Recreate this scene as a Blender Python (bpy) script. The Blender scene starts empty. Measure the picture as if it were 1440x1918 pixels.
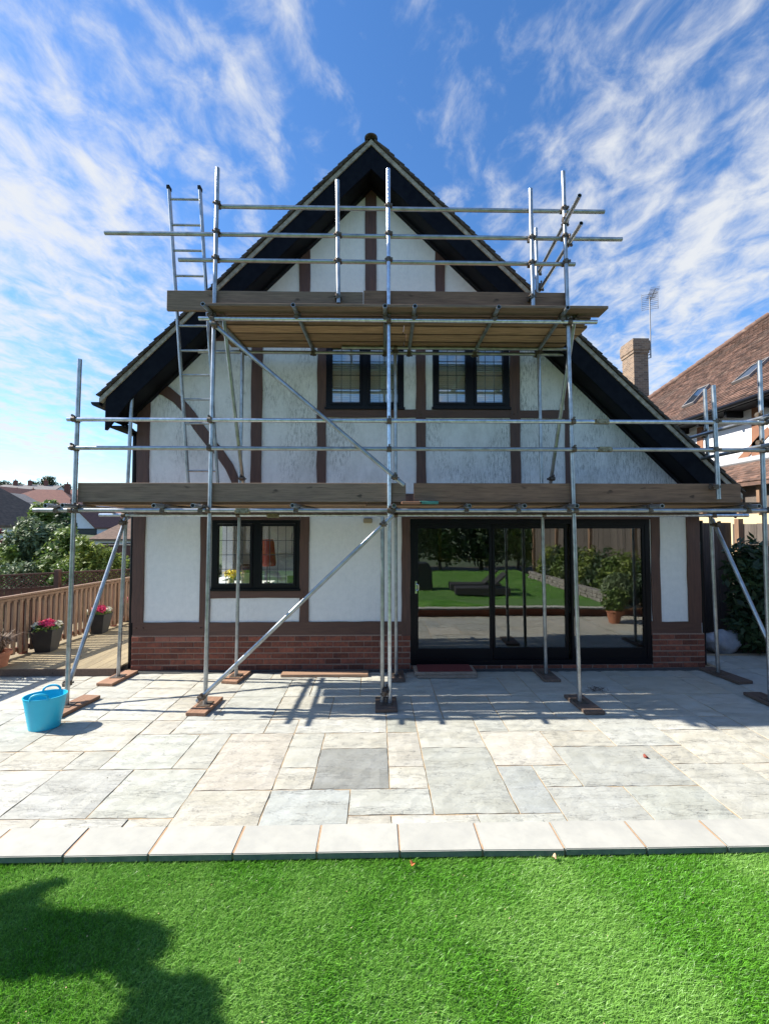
import bpy, bmesh, math, random
import numpy as np
from mathutils import Vector, Matrix
random.seed(7); RNG = np.random.default_rng(7)
sc = bpy.context.scene
R = math.radians
# ------------------------------------------------------------------ camera
F_PX = 800.0; CH = 2.08; YAW = R(1.07); PIT = math.atan(29/800)
cd = bpy.data.cameras.new('camera'); cam = bpy.data.objects.new('camera', cd); sc.collection.objects.link(cam)
cd.sensor_fit = 'VERTICAL'; cd.sensor_height = 36; cd.sensor_width = 27; cd.lens = 36*F_PX/1918
cd.clip_start = 0.05; cd.clip_end = 3000
cam.location = (0, 0, CH); cam.rotation_euler = (math.pi/2+PIT, 0, -YAW); sc.camera = cam
# ------------------------------------------------------------------ light
SUN = Vector((-1.18, 0.09, 1.0)).normalized()
EL = math.asin(SUN.z)
w = bpy.data.worlds.new('World'); sc.world = w; w.use_nodes = True
sd = bpy.data.lights.new('sun', 'SUN'); sd.energy = 4.8; sd.angle = R(0.53); sd.color = (1.0, 0.95, 0.87)
so = bpy.data.objects.new('sun', sd); sc.collection.objects.link(so)
so.rotation_euler = SUN.to_track_quat('Z', 'Y').to_euler()
vs = sc.view_settings; vs.view_transform = 'Standard'; vs.look = 'None'; vs.exposure = 1.0; vs.gamma = 1; vs.use_curve_mapping = False
sc.render.resolution_x = 768; sc.render.resolution_y = 1024
sc.cycles.use_denoising = True
sc.cycles.max_bounces = 8; sc.cycles.transparent_max_bounces = 12

_F = Vector((math.sin(YAW)*math.cos(PIT), math.cos(YAW)*math.cos(PIT), math.sin(PIT)))
_R = Vector((math.cos(YAW), -math.sin(YAW), 0)); _U = _R.cross(_F)
def ray(px, py): return _F + _R*((px-720)/F_PX) - _U*((py-959)/F_PX)
def P(px, py, Y):                 # survey: sight line meets the vertical plane at distance Y
    d = ray(px, py); return Vector((0, 0, CH)) + d*(Y/d.y)
def G(px, py, z=0.0):             # sight line meets a level at height z
    d = ray(px, py); return Vector((0, 0, CH)) + d*((z-CH)/d.z)
def PX(px, py, X):
    d = ray(px, py); return Vector((0, 0, CH)) + d*(X/d.x)

def build_world():
    nt = w.node_tree; N = nt.nodes; L = nt.links; N.clear()
    out = N.new('ShaderNodeOutputWorld'); bg = N.new('ShaderNodeBackground'); bg.inputs[1].default_value = 0.10
    L.new(bg.outputs[0], out.inputs[0])
    sky = N.new('ShaderNodeTexSky'); sky.sky_type = 'NISHITA'; sky.sun_disc = False
    sky.sun_elevation = EL; sky.sun_rotation = math.atan2(SUN.x, SUN.y)
    sky.air_density = 1.0; sky.dust_density = 0.25; sky.ozone_density = 3.0; sky.altitude = 100
    tc = N.new('ShaderNodeTexCoord')
    def math_(op, a, b=None, c=None, clamp=False):
        n = N.new('ShaderNodeMath'); n.operation = op; n.use_clamp = clamp
        for i, v in enumerate((a, b, c)):
            if v is None: continue
            if isinstance(v, (int, float)): n.inputs[i].default_value = v
            else: L.new(v, n.inputs[i])
        return n.outputs[0]
    sep = N.new('ShaderNodeSeparateXYZ'); L.new(tc.outputs['Generated'], sep.inputs[0])
    z = math_('MAXIMUM', sep.outputs[2], 0.03); zz = math_('ADD', z, 0.10)
    cx = math_('DIVIDE', sep.outputs[0], zz); cy = math_('DIVIDE', sep.outputs[1], zz)
    com = N.new('ShaderNodeCombineXYZ'); L.new(cx, com.inputs[0]); L.new(cy, com.inputs[1])
    def noise(scale, detail, rough, rot, stretch, dist=0.0, off=(0, 0, 0)):
        mp = N.new('ShaderNodeMapping'); mp.inputs['Rotation'].default_value = (0, 0, R(rot)); mp.inputs['Scale'].default_value = (stretch[0], stretch[1], 1)
        mp.inputs['Location'].default_value = off
        L.new(com.outputs[0], mp.inputs[0])
        n = N.new('ShaderNodeTexNoise'); n.inputs['Scale'].default_value = scale; n.inputs['Detail'].default_value = detail
        n.inputs['Roughness'].default_value = rough; n.inputs['Distortion'].default_value = dist
        L.new(mp.outputs[0], n.inputs['Vector']); return n.outputs[0]
    streak = noise(2.4, 10, 0.64, -38, (1.0, 0.5), 0.6)
    puffs = noise(9.5, 10, 0.60, -50, (1.0, 0.8), 0.35, (3, 1, 0))
    big = noise(0.9, 4, 0.5, 20, (1, 0.7), 0.2, (5, 2, 0))
    # large cloud banks and clear patches by direction (px, py of the sky, width, weight)
    banks = [((20, 330), 0.34, .24), ((210, 200), 0.28, .14), ((470, 210), .14, .16), ((60, 520), .2, .14), ((60, 720), .11, .24), ((90, 850), .08, .15),
             ((1330, 330), .34, .03), ((1390, 560), .26, .18), ((1150, 430), .22, .04), ((880, 90), .10, .14), ((1010, 330), .2, .02), ((1420, 60), .2, -.04), ((1180, 200), .12, -.06), ((1290, 620), .2, .06),
             ((690, 180), .26, -.16), ((300, 60), .1, -.08), ((120, 640), .10, -.26), ((330, 330), .14, -.06), ((60, 880), .10, -.12), ((620, 300), .16, -.10), ((350, 560), .2, -.10), ((560, 60), .12, .10), ((1060, 120), .14, .05), ((30, 25), .18, -.16), ((1050, 620), .18, -.04), ((200, 800), .05, -.15)]
    bias = None
    for (p, wd, wt) in banks:
        d = ray(*p).normalized()
        dt = N.new('ShaderNodeVectorMath'); dt.operation = 'DISTANCE'; dt.inputs[1].default_value = d; L.new(tc.outputs['Generated'], dt.inputs[0])
        q = math_('DIVIDE', dt.outputs['Value'], wd*1.15); q = math_('MULTIPLY', q, q); q = math_('MULTIPLY', q, -1.0); e = math_('EXPONENT', q)
        m = math_('MULTIPLY', e, wt*.95); bias = m if bias is None else math_('ADD', bias, m)
    s = math_('MULTIPLY_ADD', streak, 1.0, bias)
    s = math_('MULTIPLY_ADD', puffs, 1.35, s)
    s = math_('MULTIPLY_ADD', big, 0.5, s)
    mr = N.new('ShaderNodeMapRange'); mr.interpolation_type = 'SMOOTHSTEP'; L.new(s, mr.inputs[0])
    mr.inputs[1].default_value = 1.33; mr.inputs[2].default_value = 1.98; mr.inputs[3].default_value = 0.0; mr.inputs[4].default_value = 0.92
    hs = N.new('ShaderNodeHueSaturation'); hs.inputs['Saturation'].default_value = 1.22; hs.inputs['Value'].default_value = 1.22; hs.inputs['Hue'].default_value = .504; L.new(sky.outputs[0], hs.inputs['Color'])
    mx = N.new('ShaderNodeMix'); mx.data_type = 'RGBA'; L.new(mr.outputs[0], mx.inputs[0]); L.new(hs.outputs[0], mx.inputs[6])
    mx.inputs[7].default_value = (4.4, 4.5, 4.6, 1)
    L.new(mx.outputs[2], bg.inputs[0])
build_world()

# ------------------------------------------------------------------ materials
def mat(name, col, rough=0.7, metal=0.0, var=None, bump=None, scale=8, vscale=(1, 1, 1), detail=6, spec=0.5, coord='Object', objcol=False, rnd=0.0, island=0.0, wave=None, ramp=(0.35, 0.65)):
    m = bpy.data.materials.new(name); m.use_nodes = True; nt = m.node_tree; N = nt.nodes; L = nt.links
    b = N['Principled BSDF']; b.inputs['Roughness'].default_value = rough; b.inputs['Metallic'].default_value = metal
    b.inputs['Specular IOR Level'].default_value = spec
    tc = N.new('ShaderNodeTexCoord'); mp = N.new('ShaderNodeMapping'); mp.inputs['Scale'].default_value = vscale
    L.new(tc.outputs[coord], mp.inputs[0])
    vec = mp.outputs[0]
    if coord == 'Object':
        oi = N.new('ShaderNodeObjectInfo'); ad = N.new('ShaderNodeVectorMath'); ad.operation = 'ADD'
        cb = N.new('ShaderNodeVectorMath'); cb.operation = 'SCALE'; cb.inputs[3].default_value = 17.0
        cx = N.new('ShaderNodeCombineXYZ'); L.new(oi.outputs['Random'], cx.inputs[0]); L.new(oi.outputs['Random'], cx.inputs[1]); L.new(oi.outputs['Random'], cx.inputs[2])
        L.new(cx.outputs[0], cb.inputs[0]); L.new(mp.outputs[0], ad.inputs[0]); L.new(cb.outputs[0], ad.inputs[1]); vec = ad.outputs[0]
    n = N.new('ShaderNodeTexNoise'); n.inputs['Scale'].default_value = scale; n.inputs['Detail'].default_value = detail; n.inputs['Roughness'].default_value = 0.6
    L.new(vec, n.inputs['Vector'])
    if objcol:
        oc = N.new('ShaderNodeObjectInfo'); base = oc.outputs['Color']
    else:
        rg = N.new('ShaderNodeRGB'); rg.outputs[0].default_value = (*col, 1); base = rg.outputs[0]
    cur = base
    if var:
        r = N.new('ShaderNodeMapRange'); r.inputs[1].default_value = ramp[0]; r.inputs[2].default_value = ramp[1]; L.new(n.outputs[0], r.inputs[0])
        mx = N.new('ShaderNodeMix'); mx.data_type = 'RGBA'; mx.blend_type = 'MIX' if not objcol else 'MULTIPLY'
        L.new(r.outputs[0], mx.inputs[0]); L.new(cur, mx.inputs[6]); mx.inputs[7].default_value = (*var, 1); cur = mx.outputs[2]
    if rnd or island:
        src = N.new('ShaderNodeObjectInfo').outputs['Random'] if rnd else N.new('ShaderNodeNewGeometry').outputs['Random Per Island']
        a = rnd or island
        r = N.new('ShaderNodeMapRange'); r.inputs[3].default_value = 1-a; r.inputs[4].default_value = 1+a; L.new(src, r.inputs[0])
        sc_ = N.new('ShaderNodeVectorMath'); sc_.operation = 'SCALE'; L.new(cur, sc_.inputs[0]); L.new(r.outputs[0], sc_.inputs[3]); cur = sc_.outputs[0]
    L.new(cur, b.inputs['Base Color'])
    if bump:
        bn = N.new('ShaderNodeBump'); bn.inputs['Strength'].default_value = bump[0]; bn.inputs['Distance'].default_value = bump[1]
        L.new(n.outputs[0], bn.inputs['Height']); L.new(bn.outputs[0], b.inputs['Normal'])
    m['nodes'] = 1
    return m
def nodes(m): return m.node_tree.nodes, m.node_tree.links, m.node_tree.nodes['Principled BSDF']
def layer(m, col, scale, vscale, lo, hi, coord='Object', mask=None, detail=8, amount=1.0, rough=0.6, loc=(0, 0, 0)):   # a further stain or grain layer on the base colour
    N, L, b = nodes(m); src = b.inputs['Base Color'].links[0].from_socket
    tc = N.new('ShaderNodeTexCoord'); mp = N.new('ShaderNodeMapping'); mp.inputs['Scale'].default_value = vscale; mp.inputs['Location'].default_value = loc; L.new(tc.outputs[coord], mp.inputs[0])
    n = N.new('ShaderNodeTexNoise'); n.inputs['Scale'].default_value = scale; n.inputs['Detail'].default_value = detail; n.inputs['Roughness'].default_value = rough; L.new(mp.outputs[0], n.inputs['Vector'])
    r = N.new('ShaderNodeMapRange'); r.inputs[1].default_value = lo; r.inputs[2].default_value = hi; r.inputs[4].default_value = amount; L.new(n.outputs[0], r.inputs[0])
    f = r.outputs[0]
    if mask:
        n2 = N.new('ShaderNodeTexNoise'); n2.inputs['Scale'].default_value = mask[0]; n2.inputs['Detail'].default_value = 3
        tc2 = N.new('ShaderNodeTexCoord'); mp2 = N.new('ShaderNodeMapping'); mp2.inputs['Scale'].default_value = mask[3] if len(mask) > 3 else (1, 1, 1); L.new(tc2.outputs[coord], mp2.inputs[0]); L.new(mp2.outputs[0], n2.inputs['Vector'])
        r2 = N.new('ShaderNodeMapRange'); r2.inputs[1].default_value = mask[1]; r2.inputs[2].default_value = mask[2]; L.new(n2.outputs[0], r2.inputs[0])
        mu = N.new('ShaderNodeMath'); mu.operation = 'MULTIPLY'; L.new(f, mu.inputs[0]); L.new(r2.outputs[0], mu.inputs[1]); f = mu.outputs[0]
    mx = N.new('ShaderNodeMix'); mx.data_type = 'RGBA'; L.new(f, mx.inputs[0]); L.new(src, mx.inputs[6]); mx.inputs[7].default_value = (*col, 1)
    L.new(mx.outputs[2], b.inputs['Base Color']); return m

M = {}
M['plaster'] = mat('plaster', (.82, .81, .78), .85, var=(.76, .755, .73), bump=(.22, .008), scale=14)
def stains(m):                     # mould streaks, heaviest on the upper storey
    N, L, b = nodes(m); tc = N.new('ShaderNodeTexCoord')
    def nz(scale, vs_, detail, rough=.7):
        mp = N.new('ShaderNodeMapping'); mp.inputs['Scale'].default_value = vs_; L.new(tc.outputs['Object'], mp.inputs[0]); n = N.new('ShaderNodeTexNoise'); n.inputs['Scale'].default_value = scale; n.inputs['Detail'].default_value = detail; n.inputs['Roughness'].default_value = rough; L.new(mp.outputs[0], n.inputs['Vector']); return n.outputs[0]
    def mrg(v, a, c, e=1.0):
        r = N.new('ShaderNodeMapRange'); r.inputs[1].default_value = a; r.inputs[2].default_value = c; r.inputs[4].default_value = e; L.new(v, r.inputs[0]); return r.outputs[0]
    def mul(a, c): q = N.new('ShaderNodeMath'); q.operation = 'MULTIPLY'; L.new(a, q.inputs[0]); L.new(c, q.inputs[1]); return q.outputs[0]
    sp = N.new('ShaderNodeSeparateXYZ'); L.new(tc.outputs['Object'], sp.inputs[0])
    hi = mul(mrg(sp.outputs[2], 2.1, 2.7), mrg(sp.outputs[2], 5.3, 4.6)); am = N.new('ShaderNodeMath'); am.operation = 'MULTIPLY_ADD'; L.new(hi, am.inputs[0]); am.inputs[1].default_value = .86; am.inputs[2].default_value = .14
    fine = mrg(nz(52, (1, 1, .20), 9, .85), .475, .63); patch = mrg(nz(1.5, (1, 1, .6), 5, .65), .44, .60); f = mul(mul(fine, patch), am.outputs[0])
    src = b.inputs['Base Color'].links[0].from_socket; mx = N.new('ShaderNodeMix'); mx.data_type = 'RGBA'; L.new(f, mx.inputs[0]); L.new(src, mx.inputs[6]); mx.inputs[7].default_value = (.17, .17, .155, 1)
    soft = mul(mrg(nz(2.6, (1, 1, .5), 6), .46, .72, .42), am.outputs[0]); m2 = N.new('ShaderNodeMix'); m2.data_type = 'RGBA'; L.new(soft, m2.inputs[0]); L.new(mx.outputs[2], m2.inputs[6]); m2.inputs[7].default_value = (.36, .35, .30, 1)
    L.new(m2.outputs[2], b.inputs['Base Color'])
stains(M['plaster'])
M['timber'] = mat('timber', (.118, .056, .037), .6, var=(.082, .040, .028), bump=(.4, .01), scale=30, vscale=(1, 1, .12))
M['timber_h'] = mat('timber_horizontal', (.118, .056, .037), .6, var=(.082, .040, .028), bump=(.4, .01), scale=30, vscale=(.12, 1, 1))
M['black'] = mat('black_paint', (.005, .005, .007), .6, var=(.008, .008, .010), scale=5, spec=.15)
M['barge'] = mat('barge_paint', (.005, .0055, .009), .55, var=(.009, .010, .014), scale=10, bump=(.2, .004), spec=.06)
M['upvc'] = mat('black_window_frame', (.004, .004, .006), .4, spec=.22)
M['lead'] = mat('lead_strip', (.05, .055, .06), .5)
M['mortar'] = mat('mortar', (.34, .24, .18), .95, var=(.25, .17, .13), bump=(.6, .004), scale=60)
M['verge'] = mat('verge_mortar', (.42, .37, .30), .95, var=(.22, .19, .15), bump=(.6, .006), scale=16)
M['brick'] = mat('plinth_brick', (.26, .080, .042), .85, var=(.14, .045, .03), bump=(.6, .004), scale=22, rnd=.38)
M['brick_red'] = mat('worn_brick', (.33, .13, .085), .9, var=(.25, .09, .06), bump=(.6, .004), scale=30)
M['tile'] = mat('clay_roof_tile', (.10, .080, .062), .9, var=(.045, .038, .034), bump=(.5, .004), scale=14, rnd=.35)
M['galv'] = mat('galvanised_tube', (.42, .44, .45), .38, .85, var=(.24, .25, .25), bump=(.25, .002), scale=9, vscale=(1, 1, 1), ramp=(.4, .72))
layer(M['galv'], (.16, .13, .10), 30, (1, 1, 1), .60, .72, mask=(3, .5, .62), amount=.7)
M['galv_bright'] = mat('new_galvanised_tube', (.62, .68, .74), .28, .9, var=(.42, .46, .50), scale=22, bump=(.15, .001))
M['coupler'] = mat('coupler_steel', (.16, .145, .125), .6, .6, var=(.10, .06, .035), scale=40)
M['sleeve'] = mat('zinc_yellow_sleeve', (.34, .30, .19), .5, .6, var=(.16, .13, .08), scale=40)
def wood(name, col, dark, axis=0, rnd=.24, knots=True):
    v = [6, 6, 6]; v[axis] = .45
    m = mat(name, col, .85, var=dark, bump=(.5, .003), scale=7, vscale=tuple(v), rnd=rnd, ramp=(.3, .7))
    v2 = [1, 1, 1]; v2[axis] = .06
    layer(m, tuple(c*.45 for c in dark), 60, tuple(v2), .55, .72, amount=.7)
    if knots: layer(m, tuple(c*.35 for c in dark), 9, tuple(.45 if i == axis else 1.0 for i in range(3)), .70, .76, amount=.85, detail=2)
    return m
M['toe'] = wood('weathered_board', (.23, .155, .105), (.135, .09, .062))
M['toe_brown'] = wood('brown_board', (.24, .135, .082), (.135, .073, .045))
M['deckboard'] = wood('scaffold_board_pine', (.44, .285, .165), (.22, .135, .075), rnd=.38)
def edge_dirt_gap_shade(m):  # long edges darkened for dirt and to paint the shaded gaps between boards
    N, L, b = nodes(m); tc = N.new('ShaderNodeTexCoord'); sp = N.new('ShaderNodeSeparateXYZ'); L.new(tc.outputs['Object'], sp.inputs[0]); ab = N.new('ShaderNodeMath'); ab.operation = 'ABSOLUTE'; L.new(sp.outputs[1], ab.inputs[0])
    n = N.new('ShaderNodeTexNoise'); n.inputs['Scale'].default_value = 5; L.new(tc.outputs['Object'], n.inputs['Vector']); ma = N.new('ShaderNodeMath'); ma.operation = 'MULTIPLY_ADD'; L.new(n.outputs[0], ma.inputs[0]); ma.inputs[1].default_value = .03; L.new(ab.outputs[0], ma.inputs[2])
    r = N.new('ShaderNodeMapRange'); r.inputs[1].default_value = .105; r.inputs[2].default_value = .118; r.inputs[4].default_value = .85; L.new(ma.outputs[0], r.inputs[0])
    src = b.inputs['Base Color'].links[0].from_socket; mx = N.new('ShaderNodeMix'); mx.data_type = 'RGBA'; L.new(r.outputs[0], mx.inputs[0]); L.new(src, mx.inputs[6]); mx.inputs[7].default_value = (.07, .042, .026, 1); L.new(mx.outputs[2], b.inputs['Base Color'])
edge_dirt_gap_shade(M['deckboard'])
M['sole'] = wood('sole_board_wood', (.44, .25, .15), (.28, .15, .09), axis=1)
M['sole_dark'] = wood('old_sole_board', (.17, .115, .085), (.10, .068, .05), axis=1)
M['end'] = mat('tube_inside', (.02, .02, .02), .9)
def veins(m, scale, vs_, width, col, amount, bumpd):
    N, L, b = nodes(m); tc = N.new('ShaderNodeTexCoord'); oi = N.new('ShaderNodeObjectInfo'); mp = N.new('ShaderNodeMapping'); mp.inputs['Scale'].default_value = vs_
    rz = N.new('ShaderNodeMath'); rz.operation = 'MULTIPLY'; rz.inputs[1].default_value = 2.2; L.new(oi.outputs['Random'], rz.inputs[0]); cr = N.new('ShaderNodeCombineXYZ'); L.new(rz.outputs[0], cr.inputs[2]); L.new(cr.outputs[0], mp.inputs['Rotation'])
    o2 = N.new('ShaderNodeMath'); o2.operation = 'MULTIPLY'; o2.inputs[1].default_value = 40; L.new(oi.outputs['Random'], o2.inputs[0]); cl_ = N.new('ShaderNodeCombineXYZ'); L.new(o2.outputs[0], cl_.inputs[0]); L.new(o2.outputs[0], cl_.inputs[2]); L.new(cl_.outputs[0], mp.inputs['Location'])
    L.new(tc.outputs['Object'], mp.inputs[0]); n = N.new('ShaderNodeTexNoise'); n.inputs['Scale'].default_value = scale; n.inputs['Detail'].default_value = 5; n.inputs['Roughness'].default_value = .55; L.new(mp.outputs[0], n.inputs['Vector'])
    sb = N.new('ShaderNodeMath'); sb.operation = 'SUBTRACT'; sb.inputs[1].default_value = .5; L.new(n.outputs[0], sb.inputs[0]); ab = N.new('ShaderNodeMath'); ab.operation = 'ABSOLUTE'; L.new(sb.outputs[0], ab.inputs[0])
    r = N.new('ShaderNodeMapRange'); r.inputs[1].default_value = 0; r.inputs[2].default_value = width; r.inputs[3].default_value = amount; r.inputs[4].default_value = 0; L.new(ab.outputs[0], r.inputs[0])
    n2 = N.new('ShaderNodeTexNoise'); n2.inputs['Scale'].default_value = 2.2; L.new(mp.outputs[0], n2.inputs['Vector']); r2 = N.new('ShaderNodeMapRange'); r2.inputs[1].default_value = .48; r2.inputs[2].default_value = .6; L.new(n2.outputs[0], r2.inputs[0])
    mu = N.new('ShaderNodeMath'); mu.operation = 'MULTIPLY'; L.new(r.outputs[0], mu.inputs[0]); L.new(r2.outputs[0], mu.inputs[1])
    src = b.inputs['Base Color'].links[0].from_socket; mx = N.new('ShaderNodeMix'); mx.data_type = 'RGBA'; L.new(mu.outputs[0], mx.inputs[0]); L.new(src, mx.inputs[6]); mx.inputs[7].default_value = (*col, 1); L.new(mx.outputs[2], b.inputs['Base Color'])
    bn = N.new('ShaderNodeBump'); bn.inputs['Strength'].default_value = .8; bn.inputs['Distance'].default_value = bumpd; bn.invert = True; L.new(mu.outputs[0], bn.inputs['Height'])
    if b.inputs['Normal'].links: L.new(b.inputs['Normal'].links[0].from_socket, bn.inputs['Normal'])
    L.new(bn.outputs[0], b.inputs['Normal'])
M['slab'] = mat('sandstone', (1, 1, 1), .75, var=(.86, .85, .82), bump=(1.0, .022), scale=3.2, vscale=(1, 2.2, 1), objcol=True, detail=9, ramp=(.38, .62))
layer(M['slab'], (.30, .31, .29), 7, (.5, 2.4, 1), .60, .78, amount=.22, detail=10)
layer(M['slab'], (.60, .50, .36), 1.3, (1, 1, 1), .55, .75, amount=.35)
veins(M['slab'], 2.2, (1, 3.0, 1), .010, (.20, .18, .15), .85, .008)
veins(M['slab'], 9.0, (.6, 5.0, 1), .05, (.30, .29, .26), .20, .010)
veins(M['slab'], 4.0, (1, 5.0, 1), .030, (.28, .27, .24), .28, .012)
M['joint'] = mat('patio_jointing', (.50, .37, .22), .95, var=(.34, .25, .16), bump=(.5, .003), scale=30, coord='Generated', vscale=(20, 12, 1))
M['coping'] = mat('coping_stone', (.47, .455, .39), .8, var=(.40, .39, .34), bump=(.3, .006), scale=6, rnd=.03)
layer(M['coping'], (.31, .31, .27), 2.2, (1, 1, 1), .50, .72, amount=.5)
layer(M['coping'], (.36, .35, .31), 14, (1, 1, 1), .52, .70, amount=.35)
M['coping_joint'] = mat('coping_joint', (.52, .34, .20), .95, var=(.42, .26, .15), scale=40, bump=(.5, .003))
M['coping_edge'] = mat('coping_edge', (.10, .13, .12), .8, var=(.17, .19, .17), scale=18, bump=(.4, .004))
M['turf_base'] = mat('turf_backing', (.11, .23, .045), .95, var=(.07, .15, .03), scale=60)
M['deck'] = mat('decking_wood', (.33, .26, .145), .8, var=(.20, .155, .09), bump=(.5, .003), scale=10, vscale=(10, .5, 6), rnd=.12)
M['rail'] = mat('baluster_wood', (.31, .20, .12), .8, var=(.21, .115, .07), bump=(.3, .003), scale=10, vscale=(6, 6, .5), rnd=.15)
M['redpost'] = mat('red_stained_post', (.26, .085, .05), .8, var=(.19, .06, .04), scale=10, vscale=(6, 6, .5))
M['trellis'] = mat('brown_stained_fence', (.13, .062, .040), .8, var=(.085, .042, .03), scale=9, vscale=(3, 3, .6), rnd=.15)
M['fence'] = mat('weathered_fence', (.14, .115, .095), .9, var=(.085, .07, .06), scale=8, vscale=(6, 6, .5), rnd=.25, bump=(.4, .004))
M['soil'] = mat('soil', (.07, .05, .035), .95, var=(.10, .08, .05), scale=3, bump=(.6, .03), coord='Object')
M['land'] = mat('land', (.055, .085, .03), .95, var=(.09, .10, .045), scale=.15)
M['terracotta'] = mat('terracotta', (.42, .17, .09), .85, var=(.34, .13, .07), scale=10)
M['planter'] = mat('black_plastic_planter', (.018, .020, .024), .45, var=(.028, .03, .033), scale=8)
M['blue'] = mat('blue_rubber_tub', (.025, .50, .68), .42, var=(.02, .46, .64), scale=5)
layer(M['blue'], (.16, .50, .58), 7, (1, 1, .5), .58, .75, amount=.35)
layer(M['blue'], (.22, .30, .30), 3, (1, 1, 1), .62, .74, amount=.4)
M['pink'] = mat('pink_petals', (.70, .045, .14), .6, island=.35)
M['cream'] = mat('cream_petals', (.80, .76, .60), .6, island=.15)
M['mat_red'] = mat('red_doormat', (.20, .035, .028), .95, var=(.12, .022, .02), bump=(.8, .006), scale=90)
M['step'] = mat('step_stone', (.34, .26, .20), .9, var=(.25, .19, .14), bump=(.5, .006), scale=12)
M['grate'] = mat('drain_grate', (.15, .155, .15), .6, .3)
M['dark'] = mat('dark_recess', (.012, .012, .012), .9)
M['sack'] = mat('white_sack', (.42, .42, .43), .85, var=(.30, .30, .32), scale=9, bump=(.8, .02))
M['aerial'] = mat('aerial_metal', (.20, .20, .21), .5, .6)
M['glass_rl'] = None
def leafmat(name, a, b_, tr=.25, isl=.40):
    m = mat(name, a, .55, island=isl)
    N, L, b = nodes(m)
    src = b.inputs['Base Color'].links[0].from_socket
    gi = N.new('ShaderNodeNewGeometry'); n = N.new('ShaderNodeTexNoise'); n.inputs['Scale'].default_value = 1.6; L.new(gi.outputs['Position'], n.inputs['Vector'])
    r = N.new('ShaderNodeMapRange'); r.inputs[1].default_value = .42; r.inputs[2].default_value = .6; L.new(n.outputs[0], r.inputs[0])
    mx = N.new('ShaderNodeMix'); mx.data_type = 'RGBA'; L.new(r.outputs[0], mx.inputs[0]); L.new(src, mx.inputs[6]); mx.inputs[7].default_value = (*b_, 1); L.new(mx.outputs[2], b.inputs['Base Color'])
    t = N.new('ShaderNodeBsdfTranslucent'); L.new(mx.outputs[2], t.inputs[0]); ms = N.new('ShaderNodeMixShader'); ms.inputs[0].default_value = tr
    out = N['Material Output']; L.new(b.outputs[0], ms.inputs[1]); L.new(t.outputs[0], ms.inputs[2]); L.new(ms.outputs[0], out.inputs[0]); return m
M['leaf'] = leafmat('green_leaves', (.12, .19, .035), (.17, .23, .05), .35)
M['leaf_dark'] = leafmat('dark_green_leaves', (.030, .060, .020), (.045, .08, .025))
M['leaf_lime'] = leafmat('yellow_green_leaves', (.26, .31, .055), (.18, .24, .045), .35)
M['leaf_grey'] = leafmat('grey_green_leaves', (.17, .22, .10), (.10, .15, .06))
M['leaf_red'] = leafmat('red_leaves', (.17, .02, .03), (.25, .03, .04))
M['bark'] = mat('bark', (.09, .065, .045), .9, bump=(.6, .01), scale=12)
def grassmat():
    m = leafmat('turf_blades', (.135, .37, .030), (.26, .50, .095), .30, .62)
    N, L, b = nodes(m); b.inputs['Roughness'].default_value = .38; b.inputs['Specular IOR Level'].default_value = .45
    return m
M['turf'] = grassmat()
def glass(name, fac, tint=(1, 1, 1)):
    m = bpy.data.materials.new(name); m.use_nodes = True; N = m.node_tree.nodes; L = m.node_tree.links; N.clear()
    o = N.new('ShaderNodeOutputMaterial'); t = N.new('ShaderNodeBsdfTransparent'); t.inputs[0].default_value = (*tint, 1)
    g = N.new('ShaderNodeBsdfGlossy'); g.inputs['Roughness'].default_value = 0.0; g.inputs[0].default_value = (1, 1, 1, 1)
    ms = N.new('ShaderNodeMixShader'); lw = N.new('ShaderNodeFresnel'); lw.inputs[0].default_value = 1.5
    ma = N.new('ShaderNodeMath'); ma.operation = 'MULTIPLY_ADD'; ma.inputs[1].default_value = 1.0; ma.inputs[2].default_value = fac; L.new(lw.outputs[0], ma.inputs[0])
    tc = N.new('ShaderNodeTexCoord'); n = N.new('ShaderNodeTexNoise'); n.inputs['Scale'].default_value = 1.2; L.new(tc.outputs['Object'], n.inputs['Vector'])
    bn = N.new('ShaderNodeBump'); bn.inputs['Strength'].default_value = .035; bn.inputs['Distance'].default_value = .05; L.new(n.outputs[0], bn.inputs['Height']); L.new(bn.outputs[0], g.inputs['Normal'])
    L.new(ma.outputs[0], ms.inputs[0]); L.new(t.outputs[0], ms.inputs[1]); L.new(g.outputs[0], ms.inputs[2]); L.new(ms.outputs[0], o.inputs[0]); return m
M['glass'] = glass('door_glass', .095, (.80, .82, .80))
M['glass_w'] = glass('window_glass', .05, (.96, .98, .97))
M['glass_up'] = glass('upper_window_glass', .10, (1, 1, 1))

# ------------------------------------------------------------------ object helpers
C = sc.collection.objects
def obj(name, data, m=None, parent=None, loc=None, rot=None):
    o = bpy.data.objects.new(name, data); C.link(o)
    if m is not None and data is not None and not data.materials: data.materials.append(m)
    if parent: o.parent = parent
    if loc is not None: o.location = loc
    if rot is not None: o.rotation_euler = rot
    return o
def thing(name, label, cat, loc=(0, 0, 0), rotz=0, group=None):
    o = bpy.data.objects.new(name, None); C.link(o); o.location = loc; o.rotation_euler = (0, 0, rotz); o.empty_display_size = .1
    return tag(o, label, cat, group)
def tag(o, label, cat, group=None):
    o['label'] = label; o['category'] = cat
    if group: o['group'] = group
    return o
def kind(o, k): o['kind'] = k; return o
def mesh(name, vs, fs, smooth=False):
    me = bpy.data.meshes.new(name); me.from_pydata([tuple(v) for v in vs], [], fs); me.validate(); me.update()
    if smooth: me.polygons.foreach_set('use_smooth', [True]*len(me.polygons))
    return me
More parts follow.
